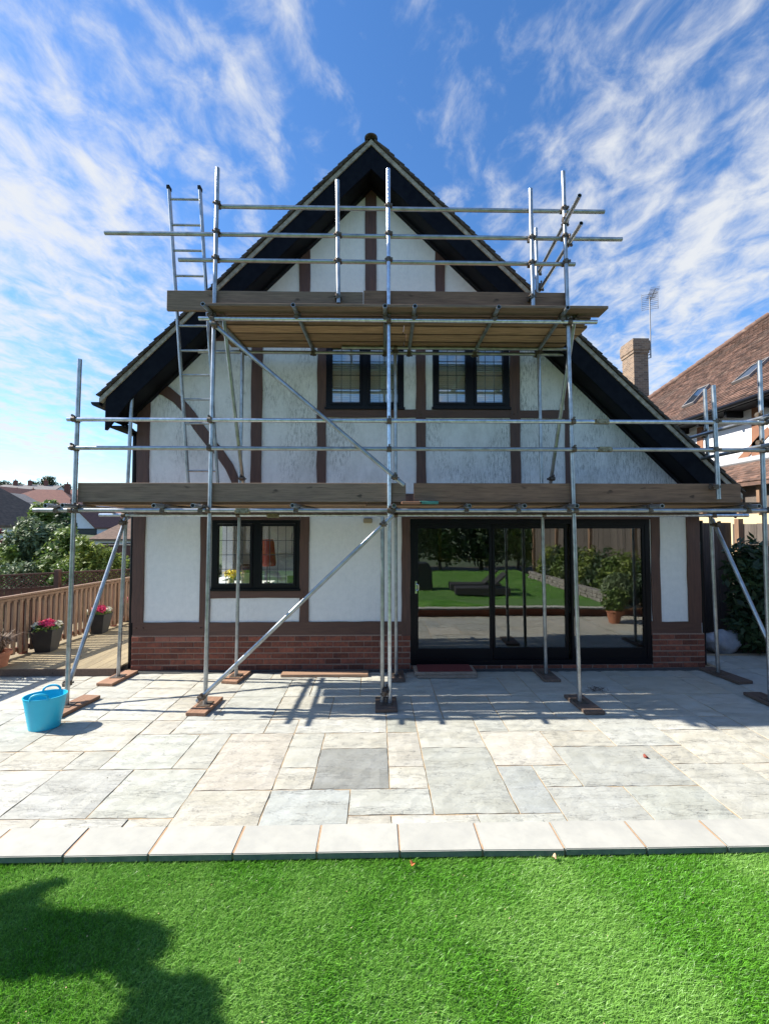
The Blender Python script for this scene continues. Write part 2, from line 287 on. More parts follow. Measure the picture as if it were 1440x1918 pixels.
class MB:
    def __init__(s): s.v = []; s.f = []
    def add(s, vs, fs):
        n = len(s.v); s.v += [tuple(v) for v in vs]; s.f += [tuple(i+n for i in f) for f in fs]; return s
    def box(s, x0, x1, y0, y1, z0, z1):
        v = [(x, y, z) for z in (z0, z1) for y in (y0, y1) for x in (x0, x1)]
        return s.add(v, [(0, 2, 3, 1), (4, 5, 7, 6), (0, 1, 5, 4), (2, 6, 7, 3), (0, 4, 6, 2), (1, 3, 7, 5)])
    def bar(s, A, B, wd, ht, up=(0, 0, 1)):
        A = Vector(A); B = Vector(B); d = (B-A).normalized(); u = Vector(up); r = d.cross(u)
        if r.length < 1e-4: u = Vector((0, 1, 0)); r = d.cross(u)
        r.normalize(); u = r.cross(d); v = []
        for p in (A, B):
            for a, b in ((-1, -1), (1, -1), (1, 1), (-1, 1)): v.append(p + r*a*wd/2 + u*b*ht/2)
        return s.add(v, [(0, 3, 2, 1), (4, 5, 6, 7), (0, 1, 5, 4), (1, 2, 6, 5), (2, 3, 7, 6), (3, 0, 4, 7)])
    def prism(s, poly, y0, y1):          # polygon in the x-z plane given as (x, z)
        n = len(poly); v = [(x, y0, z) for x, z in poly]+[(x, y1, z) for x, z in poly]
        a = sum(poly[i][0]*poly[(i+1) % n][1]-poly[(i+1) % n][0]*poly[i][1] for i in range(n))
        fr = tuple(range(n)); bk = tuple(range(2*n-1, n-1, -1))
        f = [fr, bk]+[(i, n+i, n+(i+1) % n, (i+1) % n) for i in range(n)]
        if a < 0: f = [tuple(reversed(q)) for q in f]
        return s.add(v, f)
    def cyl(s, A, B, r0, r1=None, n=10, caps=True):
        A = Vector(A); B = Vector(B); r1 = r0 if r1 is None else r1; d = (B-A).normalized()
        u = d.orthogonal().normalized(); q = d.cross(u); v = []
        for p, r in ((A, r0), (B, r1)):
            for i in range(n):
                a = 2*math.pi*i/n; v.append(p+(u*math.cos(a)+q*math.sin(a))*r)
        f = [(i, (i+1) % n, n+(i+1) % n, n+i) for i in range(n)]
        if caps: f += [tuple(range(n-1, -1, -1)), tuple(range(n, 2*n))]
        return s.add(v, f)
    def tube(s, A, B, r=.0242, n=16):    # hollow pipe with an open bore
        A = Vector(A); B = Vector(B); d = (B-A).normalized(); u = d.orthogonal().normalized(); q = d.cross(u); v = []
        for p, rr in ((A, r), (B, r), (B, r*.82), (B-d*.09, r*.82), (A+d*.09, r*.82), (A, r*.82)):
            for i in range(n):
                a = 2*math.pi*i/n; v.append(p+(u*math.cos(a)+q*math.sin(a))*rr)
        f = []
        for k in range(3):
            for i in range(n): f.append((k*n+i, k*n+(i+1) % n, (k+1)*n+(i+1) % n, (k+1)*n+i))
        for i in range(n): f.append((4*n+i, 4*n+(i+1) % n, 5*n+(i+1) % n, 5*n+i)); f.append((5*n+i, 5*n+(i+1) % n, (i+1) % n, i))
        f.append(tuple(range(3*n, 4*n))); f.append(tuple(range(5*n-1, 4*n-1, -1)))
        return s.add(v, f)
    def lathe(s, prof, n=24, c=(0, 0, 0), sx=1, sy=1):
        v = []; 
        for r, z in prof:
            for i in range(n):
                a = 2*math.pi*i/n; v.append((c[0]+r*math.cos(a)*sx, c[1]+r*math.sin(a)*sy, c[2]+z))
        f = [(k*n+i, k*n+(i+1) % n, (k+1)*n+(i+1) % n, (k+1)*n+i) for k in range(len(prof)-1) for i in range(n)]
        return s.add(v, f)
    def build(s, name, m, parent=None, smooth=False, bevel=0, loc=None, rot=None):
        me = mesh(name, s.v, s.f)
        if bevel:
            bm = bmesh.new(); bm.from_mesh(me); bmesh.ops.bevel(bm, geom=[e for e in bm.edges], offset=bevel, segments=1, affect='EDGES'); bm.to_mesh(me); bm.free()
        if smooth:
            me.polygons.foreach_set('use_smooth', [True]*len(me.polygons))
            try: me.set_sharp_from_angle(angle=R(40))
            except Exception: pass
        return obj(name, me, m, parent, loc, rot)
def blob_leaves(n, clumps, size, seed=0, flat=.0, droop=.3):
    """numpy leaf cloud: clumps = [(cx,cy,cz,rx,ry,rz)], leaves spread through the outer half of each clump"""
    rg = np.random.default_rng(seed); cl = np.array(clumps, float); vol = cl[:, 3]*cl[:, 5]; k = rg.choice(len(cl), n, p=vol/vol.sum())
    d = rg.normal(size=(n, 3)); d /= np.linalg.norm(d, axis=1)[:, None]
    rad = rg.random(n)**.42*(1+.10*rg.normal(size=n)); p = cl[k, :3]+d*rad[:, None]*cl[k, 3:]
    nrm = d*.7+rg.normal(size=(n, 3))*.6+np.array([0, 0, .5]); nrm /= np.linalg.norm(nrm, axis=1)[:, None]
    t = np.cross(nrm, rg.normal(size=(n, 3))); t /= np.linalg.norm(t, axis=1)[:, None]; b = np.cross(nrm, t)
    s = size*(.6+.8*rg.random(n))[:, None]
    v = np.stack([p-t*s, p+b*s*.42, p+t*s, p-b*s*.42], 1).reshape(-1, 3)
    f = np.arange(n*4).reshape(-1, 4)
    return v, f
def np_mesh(name, v, f):
    me = bpy.data.meshes.new(name); n = f.shape[1]
    me.vertices.add(len(v)); me.vertices.foreach_set('co', v.astype(np.float32).ravel())
    me.loops.add(f.size); me.loops.foreach_set('vertex_index', f.astype(np.int32).ravel())
    me.polygons.add(len(f)); me.polygons.foreach_set('loop_start', np.arange(0, f.size, n, dtype=np.int32)); me.polygons.foreach_set('loop_total', np.full(len(f), n, np.int32))
    me.update(); me.validate(); return me
def shrub(name, label, cat, base, clumps, n, size, m, seed, group=None, stems=5, trunk=.03, crown='foliage', split=None):
    t = thing(name, label, cat, base, 0, group)
    v, f = blob_leaves(n, clumps, size, seed); obj(crown, np_mesh(crown, v, f), m, t)
    b = MB(); rg = random.Random(seed)
    if stems == 1:
        top = max(c[2] for c in clumps); b.cyl((0, 0, 0), (0, 0, top*(.75 if trunk != .02 else .35)), trunk, trunk*.5, 8)
        for c in clumps: b.cyl((0, 0, top*.35), (c[0], c[1], c[2]), trunk*.45, trunk*.15, 6)
    else:
        for i in range(stems):
            c = clumps[i % len(clumps)]; b.cyl((rg.uniform(-.1, .1), rg.uniform(-.1, .1), 0), (c[0], c[1], c[2]), trunk, trunk*.4, 6)
    b.build('trunk' if stems == 1 else 'stem', M['bark'], t)
    return t

# ------------------------------------------------------------------ the setting: land
def land():
    xs = sorted(set([-400, -250, -160, -110, -80, -60, -45, -35, -27, -20, -15, -11, -8, -6, -4, 0, 4, 8, 12, 20, 30, 50, 90, 160, 300])); ys = sorted(set([-200, -80, -30, -15, -8, -4, 0, 4, 6, 8, 11, 15, 20, 27, 35, 45, 60, 75, 90, 110, 140, 180, 250, 400, 900]))
    def h(x, y):
        d = math.hypot(x, y); z = -.55
        if d > 45: z += min(1, (d-45)/110)**1.1*10.5
        return z + .15*math.sin(x*.13)*math.cos(y*.11)*min(1, d/40)
    v = [(x, y, h(x, y)) for y in ys for x in xs]; n = len(xs)
    f = [(j*n+i, j*n+i+1, (j+1)*n+i+1, (j+1)*n+i) for j in range(len(ys)-1) for i in range(n-1)]
    kind(obj('ground', mesh('ground', v, f, True), M['land']), 'structure')
    global land_h; land_h = h
land()

# ------------------------------------------------------------------ patio
MOD = .3125; X0 = .107; Y0 = 3.173
bed = MB().box(-6.3, 7.1, 2.55, 6.44, -.3, -.0085).box(5.05, 7.1, 6.44, 7.05, -.3, -.0085).build('patio', M['joint']); kind(bed, 'structure')
SL = [(-1, -1, 1, 1), (0, -1, 2, 1), (2, -1, 2, 1), (4, -1, 2, 2), (6, -1, 2, 2), (8, -1, 2, 3), (-3, -1, 2, 2), (-5, -1, 2, 2), (-6, -1, 1, 1), (-8, -1, 2, 1), (-10, -1, 2, 1),
      (-7, 0, 2, 2), (-9, 0, 2, 2), (-8, 2, 2, 2), (-6, 2, 1, 2), (-5, 1, 2, 3), (-9, 2, 1, 1), (-10, 3, 2, 2), (-8, 4, 1, 1), (-7, 4, 3, 1), (-4, 4, 1, 1), (-3, 4, 3, 1), (0, 4, 1, 1),
      (1, 3, 2, 2), (0, 2, 1, 2), (0, 1, 1, 1), (-2, 1, 2, 2), (-2, 3, 2, 1), (-3, 2, 1, 2), (-3, 1, 1, 1), (-1, 0, 2, 1), (1, 0, 2, 3), (3, 2, 2, 2), (3, 0, 1, 2), (4, 1, 1, 1),
      (3, 4, 1, 1), (4, 4, 3, 1), (5, 3, 2, 1), (7, 3, 2, 2), (5, 1, 3, 2), (8, 2, 1, 1), (9, 2, 2, 2), (9, 4, 2, 1), (-12, 0, 3, 2), (-11, 2, 2, 1)]
SC = {(-2, 1): (.27, .28, .28), (1, 0): (.48, .49, .45), (5, 1): (.46, .47, .44), (-3, -1): (.53, .56, .55), (3, 0): (.50, .53, .53), (-5, 1): (.66, .60, .52), (-5, -1): (.66, .62, .53), (6, -1): (.55, .57, .52), (-7, 0): (.62, .63, .57), (-9, 0): (.58, .58, .55), (0, 4): (.42, .43, .38), (-8, 2): (.66, .68, .62)}
def patio():
    used = {}; lst = []
    def put(j, k, a, b):
        for q in range(a):
            for r in range(b): used[(j+q, k+r)] = 1
        lst.append((j, k, a, b))
    for s in SL:
        if not any((s[0]+q, s[1]+r) in used for q in range(s[2]) for r in range(s[3])): put(*s)
    J0, J1 = -20, 22
    def kmax(j): return 12 if X0+j*MOD > 5.0 else 10
    for k in range(-2, 12):
        for j in range(J0, J1):
            if k >= kmax(j) or (j, k) in used: continue
            opts = [(3, 2), (2, 2), (2, 3), (2, 1), (1, 2), (1, 1), (2, 2), (3, 2)]; random.shuffle(opts); opts.append((1, 1))
            for a, b in opts:
                if all((j+q, k+r) not in used and k+r < kmax(j+q) and j+q < J1 for q in range(a) for r in range(b)): put(j, k, a, b); break
    cache = {}
    for (j, k, a, b) in lst:
        kk = (a, b, random.randrange(3))
        if kk not in cache:
            g = .0055; bm = bmesh.new(); x1, y1 = a*MOD-g, b*MOD-g; rr = random.Random(str(kk)); nx, ny = a*4, b*4
            def edge(t): return rr.uniform(-.003, .003)
            top = [[bm.verts.new((g+(x1-g)*i/nx+(edge(0) if j_ in (0, ny) or i in (0, nx) else 0), g+(y1-g)*j_/ny+(edge(0) if j_ in (0, ny) or i in (0, nx) else 0), rr.uniform(-.0035, .0030) - (.0035 if i in (0, nx) or j_ in (0, ny) else 0))) for i in range(nx+1)] for j_ in range(ny+1)]
            for j_ in range(ny):
                for i in range(nx): bm.faces.new((top[j_][i], top[j_][i+1], top[j_+1][i+1], top[j_+1][i]))
            ring = [top[0][i] for i in range(nx+1)]+[top[r][nx] for r in range(1, ny+1)]+[top[ny][i] for i in range(nx-1, -1, -1)]+[top[r][0] for r in range(ny-1, 0, -1)]
            low = [bm.verts.new((v.co.x, v.co.y, -.022)) for v in ring]
            for i in range(len(ring)): i2 = (i+1) % len(ring); bm.faces.new((ring[i], low[i], low[i2], ring[i2]))
            me = bpy.data.meshes.new('paving_slab'); bm.to_mesh(me); bm.free(); me.materials.append(M['slab']); cache[kk] = me
        o = obj('paving_slab', cache[kk], None, bed, (X0+j*MOD, Y0+k*MOD, random.uniform(-.001, .0015)))
        c = SC.get((j, k)) or random.choice([(.60, .59, .53), (.63, .60, .52), (.66, .62, .55), (.56, .57, .53), (.62, .58, .50), (.57, .58, .55), (.64, .63, .58)])
        c = tuple(q*.75+v*.25 for q, v in zip(c, (.60, .59, .54))) if (j, k) != (-2, 1) else (.36, .365, .35); c = tuple(q*.80 for q in c); k_ = random.uniform(.93, 1.06); o.color = (c[0]*k_, c[1]*k_*1.0, c[2]*k_*.95, 1)
patio()
# raised lawn kerb: brick retaining wall, coping stones and turf
RZ = .205
yb = G(720, 1542, RZ).y; yf = G(720, 1595, RZ).y
wl = MB().box(-6.2, 6.4, yf+.04, 2.66, -.3, RZ-.045).build('retaining_wall', M['mortar']); kind(wl, 'structure')
rb = MB()
for k in range(3):
    x = -4.4+(k % 2)*.11
    while x < 6.2: rb.box(x, x+.213, 2.655, 2.667, -.03+k*.062, -.03+k*.062+.052); x += .225
kind(rb.build('wall_bricks', M['brick'], wl), 'stuff')
cw = .4815
me_c = None
cx0 = G(603, 1542, RZ).x
yb = G(720, 1542, RZ).y; yf = G(720, 1595, RZ).y
cj = MB().box(-6.0, 6.3, yf+.012, yb-.006, RZ-.040, RZ-.0035).build('coping_bed', M['coping_joint']); kind(cj, 'structure')
for i in range(-11, 13):
    g = .0042
    b = MB(); b.box(g, cw-g, 0, yb-yf, -.040, 0)
    if me_c is None:
        me_c = mesh('coping_stone', b.v, b.f); bm = bmesh.new(); bm.from_mesh(me_c); bmesh.ops.bevel(bm, geom=list(bm.edges), offset=.004, segments=2, affect='EDGES'); bm.to_mesh(me_c); bm.free()
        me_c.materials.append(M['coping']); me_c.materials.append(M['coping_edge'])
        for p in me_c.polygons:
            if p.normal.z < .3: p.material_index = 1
    obj('coping_stone', me_c, None, cj, (cx0+i*cw, yf, RZ+random.uniform(-.002, .002)), (random.uniform(-.004, .004), random.uniform(-.003, .003), random.uniform(-.006, .006)))
LZ = RZ-.058
lawn = MB().box(-6.0, 6.3, -6.5, yf+.03, -.3, LZ).build('lawn', M['turf_base']); kind(lawn, 'structure')
def turf():
    def blades(n, xr, yr, hgt, wd, seed):
        rg = np.random.default_rng(seed)
        x = rg.uniform(*xr, n); y = rg.uniform(*yr, n)
        keep = np.abs(x) < (y+.35)*1.02+.15; x = x[keep]; y = y[keep]; n = len(x)
        a = rg.uniform(0, 2*np.pi, n)
        h = hgt*(.65+.6*rg.random(n))
        lx = .2*np.sin(x*3.1+y*2); lean = np.stack([.008+.006*lx+.008*rg.normal(size=n), -.006+.008*rg.normal(size=n)+.001*np.cos(x*6-y*4)], 1)
        p0 = np.stack([x, y, np.full(n, LZ-.002)], 1); dx = np.stack([np.cos(a)*wd, np.sin(a)*wd, np.zeros(n)], 1)
        mid = p0+np.stack([lean[:, 0]*.35, lean[:, 1]*.35, h*.6], 1); tip = p0+np.stack([lean[:, 0]*1.3, lean[:, 1]*1.3, h], 1)
        v = np.stack([p0-dx, p0+dx, mid+dx*.8, mid-dx*.8, tip+dx*.15, tip-dx*.15], 1).reshape(-1, 3)
        i = np.arange(n)[:, None]*6
        f = np.concatenate([i+np.array([[0, 1, 2, 3]]), i+np.array([[3, 2, 4, 5]])])
        return v, f
    v1, f1 = blades(330000, (-3.2, 3.2), (1.35, yf+.004), .024, .0013, 3)
    v2, f2 = blades(4000, (-3, 3), (yf-.03, yf+.006), .030, .0011, 4)
    v = np.concatenate([v1, v2]); f = np.concatenate([f1, f2+len(v1)])
    g = obj('turf', np_mesh('turf', v, f), M['turf']); kind(g, 'stuff')
    rg = np.random.default_rng(9); n = 60000
    x = rg.uniform(-5.8, 6.2, n); y = rg.uniform(-6.4, 1.35, n); a = rg.uniform(0, 6.28, n); p = np.stack([x, y, np.full(n, LZ-.002)], 1); d = np.stack([np.cos(a)*.006, np.sin(a)*.006, np.zeros(n)], 1)
    t = p+np.stack([rg.normal(size=n)*.012, rg.normal(size=n)*.012, .03+.012*rg.random(n)], 1)
    v = np.stack([p-d, p+d, t], 1).reshape(-1, 3); kind(obj('turf', np_mesh('turf', v, np.arange(3*n).reshape(-1, 3)), M['turf']), 'stuff')
turf()
bedR = MB().box(5.05, 8.3, 7.05, 13, -.35, -.03).box(7.1, 8.3, -7, 7.05, -.35, -.03).box(-9, 8.3, -9, -6.5, -.3, .1).build('soil_bed', M['soil']); kind(bedR, 'structure')

# ------------------------------------------------------------------ the timbered house
YW = 6.35
house = thing('timbered_house', 'large white and brown half timbered gable house wrapped in scaffolding on the patio', 'house', (0.5, YW, 0))
def hp(o):                                   # keep world coordinates under the house empty
    o.parent = house; o.matrix_parent_inverse = house.matrix_world.inverted() if False else Matrix.Translation(-Vector(house.location)); return o
def W(px, py, Y=YW): p = P(px, py, Y); return (p.x, p.z)
YV = YW-.40
A_ = P(695, 259, YV); EL_ = P(188, 742, YV); ER_ = P(1388, 922, YV)
A_ = (A_.x, A_.z); EL_ = (EL_.x, EL_.z); ER_ = (ER_.x, ER_.z)
sl = (A_[1]-EL_[1])/(A_[0]-EL_[0]); sr = (A_[1]-ER_[1])/(ER_[0]-A_[0])
thL = math.atan(sl); thR = math.atan(sr)
def lineL(x, off=0): return EL_[1]+(x-EL_[0])*sl-off/math.cos(thL)
def lineR(x, off=0): return ER_[1]+(ER_[0]-x)*sr-off/math.cos(thR)
def roofz(x, off=0): return min(lineL(x, off), lineR(x, off))
def apex(off):
    # intersection of both offset lines
    a = EL_[1]-EL_[0]*sl-off/math.cos(thL); b = ER_[1]+ER_[0]*sr-off/math.cos(thR)
    x = (b-a)/(sl+sr); return (x, a+x*sl)
XL = W(250, 1200)[0]; XR = W(1315, 1200)[0]
OFFW = .29
# window and door openings (x0, x1, z0, z1)
def rect(x0, x1, y0, y1, Y=YW):
    a = P((x0), (y0+y1)/2, Y); b = P(x1, (y0+y1)/2, Y); t = P((x0+x1)/2, y0, Y); bt = P((x0+x1)/2, y1, Y); return (a.x, b.x, bt.z, t.z)
KW = rect(397, 562, 974, 1105); U1 = rect(611, 756, 640, 766); U2 = rect(810, 953, 640, 766); DR = list(rect(768, 1218, 972, 1243)); DR[2] = .055
OPEN = [KW, U1, U2, tuple(DR)]
def build_wall():
    b = MB(); z_ap = apex(OFFW)[1]
    zs = {.02, z_ap}
    for o in OPEN: zs |= {o[2], o[3]}
    zs.add(lineL(XL, OFFW)); zs.add(lineR(XR, OFFW)); zs = sorted(zs)
    def xl(z): return max(XL, XL+(z-lineL(XL, OFFW))/sl)
    def xr(z): return min(XR, XR-(z-lineR(XR, OFFW))/sr)
    T = .24
    for z0, z1 in zip(zs[:-1], zs[1:]):
        zm = (z0+z1)/2; ops = sorted([o for o in OPEN if o[2] < zm < o[3]])
        xs = [('L',)]
        for o in ops: xs += [o[0], o[1]]
        xs.append(('R',))
        for i in range(0, len(xs), 2):
            a0, a1 = (xl(z0), xl(z1)) if i == 0 else (xs[i], xs[i]); c0, c1 = (xr(z0), xr(z1)) if i+1 == len(xs)-1 else (xs[i+1], xs[i+1])
            b.add([(a0, YW, z0), (c0, YW, z0), (c1, YW, z1), (a1, YW, z1)], [(0, 1, 2, 3)])
            b.add([(a0, YW+T, z0), (c0, YW+T, z0), (c1, YW+T, z1), (a1, YW+T, z1)], [(3, 2, 1, 0)])
    for x0, x1, z0, z1 in OPEN:
        b.add([(x0, YW, z0), (x0, YW+T, z0), (x0, YW+T, z1), (x0, YW, z1)], [(0, 1, 2, 3)]); b.add([(x1, YW, z0), (x1, YW+T, z0), (x1, YW+T, z1), (x1, YW, z1)], [(3, 2, 1, 0)])
        b.add([(x0, YW, z0), (x1, YW, z0), (x1, YW+T, z0), (x0, YW+T, z0)], [(0, 1, 2, 3)]); b.add([(x0, YW, z1), (x1, YW, z1), (x1, YW+T, z1), (x0, YW+T, z1)], [(3, 2, 1, 0)])
    hp(b.build('wall', M['plaster']))
    s = MB(); zl = lineL(XL, OFFW)+.0; zr = lineR(XR, OFFW)
    # left flank with an unseen opening added to let sun into the kitchen (y 7.3..9.7, z 1.0..2.2), right flank and rear wall
    s.box(XL+.001, XL+.24, YW+.001, 7.3, .02, zl); s.box(XL+.001, XL+.24, 9.9, 14, .02, zl); s.box(XL+.001, XL+.24, 7.3, 9.9, .02, .95); s.box(XL+.001, XL+.24, 7.3, 9.9, 2.2, zl)
    s.box(XR-.24, XR-.001, YW+.001, 14, .02, zr); s.box(XL+.24, XR-.24, 13.76, 14, .02, 4.2)
    hp(s.build('side_wall', M['plaster']))
build_wall()
def wavy(poly_len_axis, x0, x1, z0, z1, seed, amp=.006, step=.22):
    r = random.Random(seed); pts = []
    if poly_len_axis == 'v':
        n = max(2, int((z1-z0)/step)); left = [(x0+r.uniform(-amp, amp), z0+(z1-z0)*i/n) for i in range(n+1)]; right = [(x1+r.uniform(-amp, amp), z0+(z1-z0)*i/n) for i in range(n+1)]
        return left, right
    n = max(2, int((x1-x0)/step)); return [(x0+(x1-x0)*i/n, z0+r.uniform(-amp, amp)) for i in range(n+1)], [(x0+(x1-x0)*i/n, z1+r.uniform(-amp, amp)) for i in range(n+1)]
def strip(A, B, y0, y1, name, m):
    b = MB(); n = len(A); v = [(p[0], y0, p[1]) for p in A]+[(p[0], y0, p[1]) for p in B]+[(p[0], y1, p[1]) for p in A]+[(p[0], y1, p[1]) for p in B]; f = []
    for i in range(n-1):
        f += [(i, i+1, n+i+1, n+i), (2*n+i, 2*n+i+1, i+1, i), (n+i, n+i+1, 3*n+i+1, 3*n+i)]
    f += [(0, n, 3*n, 2*n), (n-1, 3*n-1, 4*n-1, 2*n-1)]
    b.add(v, f); o = b.build(name, m)
    bm = bmesh.new(); bm.from_mesh(o.data); bmesh.ops.recalc_face_normals(bm, faces=bm.faces); bm.to_mesh(o.data); bm.free(); return hp(o)
seedc = [100]
def post(x0, x1, y0, y1, proud=.022):
    a = rect(x0, x1, y0, y1); seedc[0] += 1; l, r_ = wavy('v', a[0], a[1], a[2], a[3], seedc[0]); l = l; strip(l, r_, YW-proud, YW-.0005, 'timber_post', M['timber'])
def beam(x0, x1, y0, y1, proud=.018):
    a = rect(x0, x1, y0, y1); seedc[0] += 1; l, r_ = wavy('h', a[0], a[1], a[2], a[3], seedc[0]); strip(l, r_, YW-proud, YW-.0005, 'timber_beam', M['timber_h'])
for t_ in [(684, 705, 300, 640), (561, 581, 440, 630), (815, 833, 440, 630), (258, 281, 735, 930), (471, 491, 641, 930), (594, 611, 641, 930), (779, 797, 641, 930), (955, 973, 641, 930), (1057, 1071, 650, 930), (1280, 1300, 890, 930),
           (250, 272, 930, 1166), (376, 395, 930, 1166), (562, 579, 930, 1166), (752, 768, 930, 1190), (1218, 1234, 930, 1166), (1285, 1309, 930, 1166)]: post(*t_)
for t_ in [(372, 1058, 622, 641), (611, 1058, 768, 783), (252, 1306, 925, 962), (395, 562, 962, 974), (395, 562, 1105, 1120), (250, 752, 1165, 1190), (1218, 1312, 1164, 1188), (768, 1218, 962, 972)]: beam(*t_)
def z2(p): return (170+p[0]/3.2, 520+p[1]/3.2)
up_ = [(330, 600), (400, 625), (480, 660), (545, 715), (620, 800), (680, 885), (740, 965), (800, 1040), (855, 1120), (888, 1200), (900, 1300)]
lo_ = [(330, 688), (365, 690), (430, 705), (500, 750), (560, 815), (620, 910), (690, 1000), (755, 1070), (810, 1150), (845, 1225), (865, 1300)]
strip([W(*z2(p)) for p in lo_], [W(*z2(p)) for p in up_], YW-.015, YW-.0005, 'curved_brace', M['timber'])
# wooden pegs
for p in ((256, 1176), (270, 1176), (377, 1176), (568, 1110), (602, 772), (788, 776), (787, 781), (962, 776)):
    x, z = W(*p); hp(MB().cyl((x, YW-.036, z), (x, YW-.01, z), .013, .013, 8).build('peg', M['timber']))
# brick plinth, one object per brick
plinth = MB().box(XL-.01, DR[0], YW-.020, YW-.001, .0, W(300, 1190)[1]).box(DR[1], XR+.01, YW-.020, YW-.001, 0, W(300, 1190)[1]).box(DR[0], DR[1], YW-.020, YW+.2, 0, .053).build('plinth', M['mortar']); hp(plinth)
PB = {}
def brick(x, z, wd, m='brick'):
    k = (round(wd, 2), m)
    if k not in PB:
        b = MB().box(0, wd, 0, .03, 0, .064); me = mesh('brick', b.v, b.f); bm = bmesh.new(); bm.from_mesh(me); bmesh.ops.bevel(bm, geom=list(bm.edges), offset=.0025, segments=1, affect='EDGES'); bm.to_mesh(me); bm.free(); me.materials.append(M[m]); PB[k] = me
    o = obj('brick', PB[k], None, None, (x, YW-.029+random.uniform(-.0015, .0015), z)); o.parent = plinth; o.matrix_parent_inverse = (plinth.matrix_parent_inverse @ Matrix.Identity(4)).inverted(); o.matrix_parent_inverse = Matrix.Identity(4)
    return o
ztop = W(300, 1190)[1]; ch = (ztop-.012)/6.0
for k in range(6):
    z = .012+k*ch
    for (xa, xb) in ((XL-.01, DR[0]), (DR[1], XR+.01)):
        x = xa - (.112 if k % 2 else 0)
        while x < xb-.02:
            x0 = max(x, xa); x1 = min(x+.2145, xb)
            if x1-x0 > .03:
                m = 'brick'
                if k == 5 and xa < 0 and (abs(x0-XL-.42) < .12 or abs(x0-XL-.66) < .12): m = 'brick_red'
                if k == 0 and any(abs((x0+x1)/2-q) < .11 for q in (W(315, 1245)[0], W(458, 1245)[0], W(625, 1245)[0], W(1250, 1245)[0])):
                    b = MB().box(x0, x1, YW-.026, YW-.019, z, z+.06)
                    ab = hp(b.build('air_brick', M['brick']))
                    h = MB()
                    for ii in range(9):
                        for jj in range(3): h.box(x0+.012+ii*.0215, x0+.012+ii*.0215+.012, YW-.028, YW-.025, z+.008+jj*.017, z+.008+jj*.017+.010)
                    hp(kind(h.build('vent_holes', M['dark']), 'stuff'))
                else: brick(x0, z, x1-x0, m)
            x += .2245
x = DR[0]
while x < DR[1]-.05:
    brick(x+.005, -.012, .205); x += .2245
# drain channel along the wall
dr = MB().box(XL-.1, XR+.15, YW-.145, YW-.030, -.02, .002).build('drain_channel', M['dark']); kind(dr, 'structure')
g = MB(); x = XL-.1
while x < XR+.14: g.box(x, x+.010, YW-.140, YW-.035, .002, .006); x += .020
g.box(XL-.1, XR+.15, YW-.145, YW-.138, .002, .008); g.box(XL-.1, XR+.15, YW-.038, YW-.031, .002, .008)
kind(g.build('drain_grating', M['grate'], dr), 'stuff')

# roof: slab, bargeboards, soffit, verge and tiles
def off_strip(o0, o1, y0, y1, name, m, side, x_end):
    a0 = apex(o0); a1 = apex(o1); ln = lineL if side == 'L' else lineR
    return hp(MB().prism([(x_end, ln(x_end, o0)), a0, a1, (x_end, ln(x_end, o1))], y0, y1).build(name, m))
for side, xe in (('L', EL_[0]), ('R', ER_[0])):
    off_strip(.03, .10, YV+.045, 14.2, 'roof_slope', M['tile'], side, xe)
    off_strip(.022, .075, YV-.020, YV+.05, 'verge_strip', M['verge'], side, xe)
    off_strip(.075, .320, YV, YV+.035, 'bargeboard', M['barge'], side, xe+(.08 if side == 'L' else -.08))
    off_strip(.27, .30, YV+.036, YW-.001, 'soffit', M['black'], side, xe+(.1 if side == 'L' else -.1))
    off_strip(.30, .325, YW-.08, YW-.001, 'soffit_trim', M['black'], side, xe+(.16 if side == 'L' else -.1))
# boxed eaves foot, left
x0 = EL_[0]+.08
hp(MB().prism([(x0-.002, lineL(x0, .14)), (x0+.36, lineL(x0+.36, .32)), (x0+.30, lineL(x0+.30, .335)), (x0+.02, lineL(x0, .32)-.10), (x0-.002, lineL(x0, .32)-.10)], YV-.004, YV+.034).build('eaves_foot', M['barge']))
hp(MB().box(x0+.01, XL-.01, YV+.036, 14.1, lineL(x0, .32)-.05, lineL(x0, .32)-.03).build('eaves_soffit', M['black']))
# gutter (half round) and downpipe
gx = EL_[0]-.045; gz = EL_[1]-.09; gb = MB(); n = 10
for yy in range(2):
    pass
v = []; Ys = (YV-.03, 14.2)
for Yq in Ys:
    for i in range(n+1):
        a = math.pi+math.pi*i/n; v.append((gx+.06*math.cos(a), Yq, gz+.06*math.sin(a)))
for Yq in Ys:
    for i in range(n+1):
        a = math.pi+math.pi*i/n; v.append((gx+.055*math.cos(a), Yq, gz+.055*math.sin(a)))
f = [(i, i+1, n+1+i+1, n+1+i) for i in range(n)]+[(2*n+2+i+n+1, 2*n+2+i+1+n+1, 2*n+2+i+1, 2*n+2+i) for i in range(n)]+[tuple(range(0, n+1))]
gb.add(v, f); hp(gb.build('gutter', M['upvc']))
dp = MB(); pts = [Vector((gx+.02, YW+.06, gz-.05)), Vector((gx+.03, YW+.06, gz-.13)), Vector((XL-.10, YW+.045, gz-.30)), Vector((XL-.055, YW+.04, gz-.38)), Vector((XL-.055, YW+.04, .03))]
for a, b in zip(pts[:-1], pts[1:]): dp.cyl(a, b, .034, .034, 12)
hp(dp.build('downpipe', M['upvc'], smooth=True))
dp2 = MB().cyl((XR+.05, YW+.05, .03), (XR+.05, YW+.05, lineR(XR, .5)), .034, .034, 12); hp(dp2.build('downpipe', M['upvc'], smooth=True))
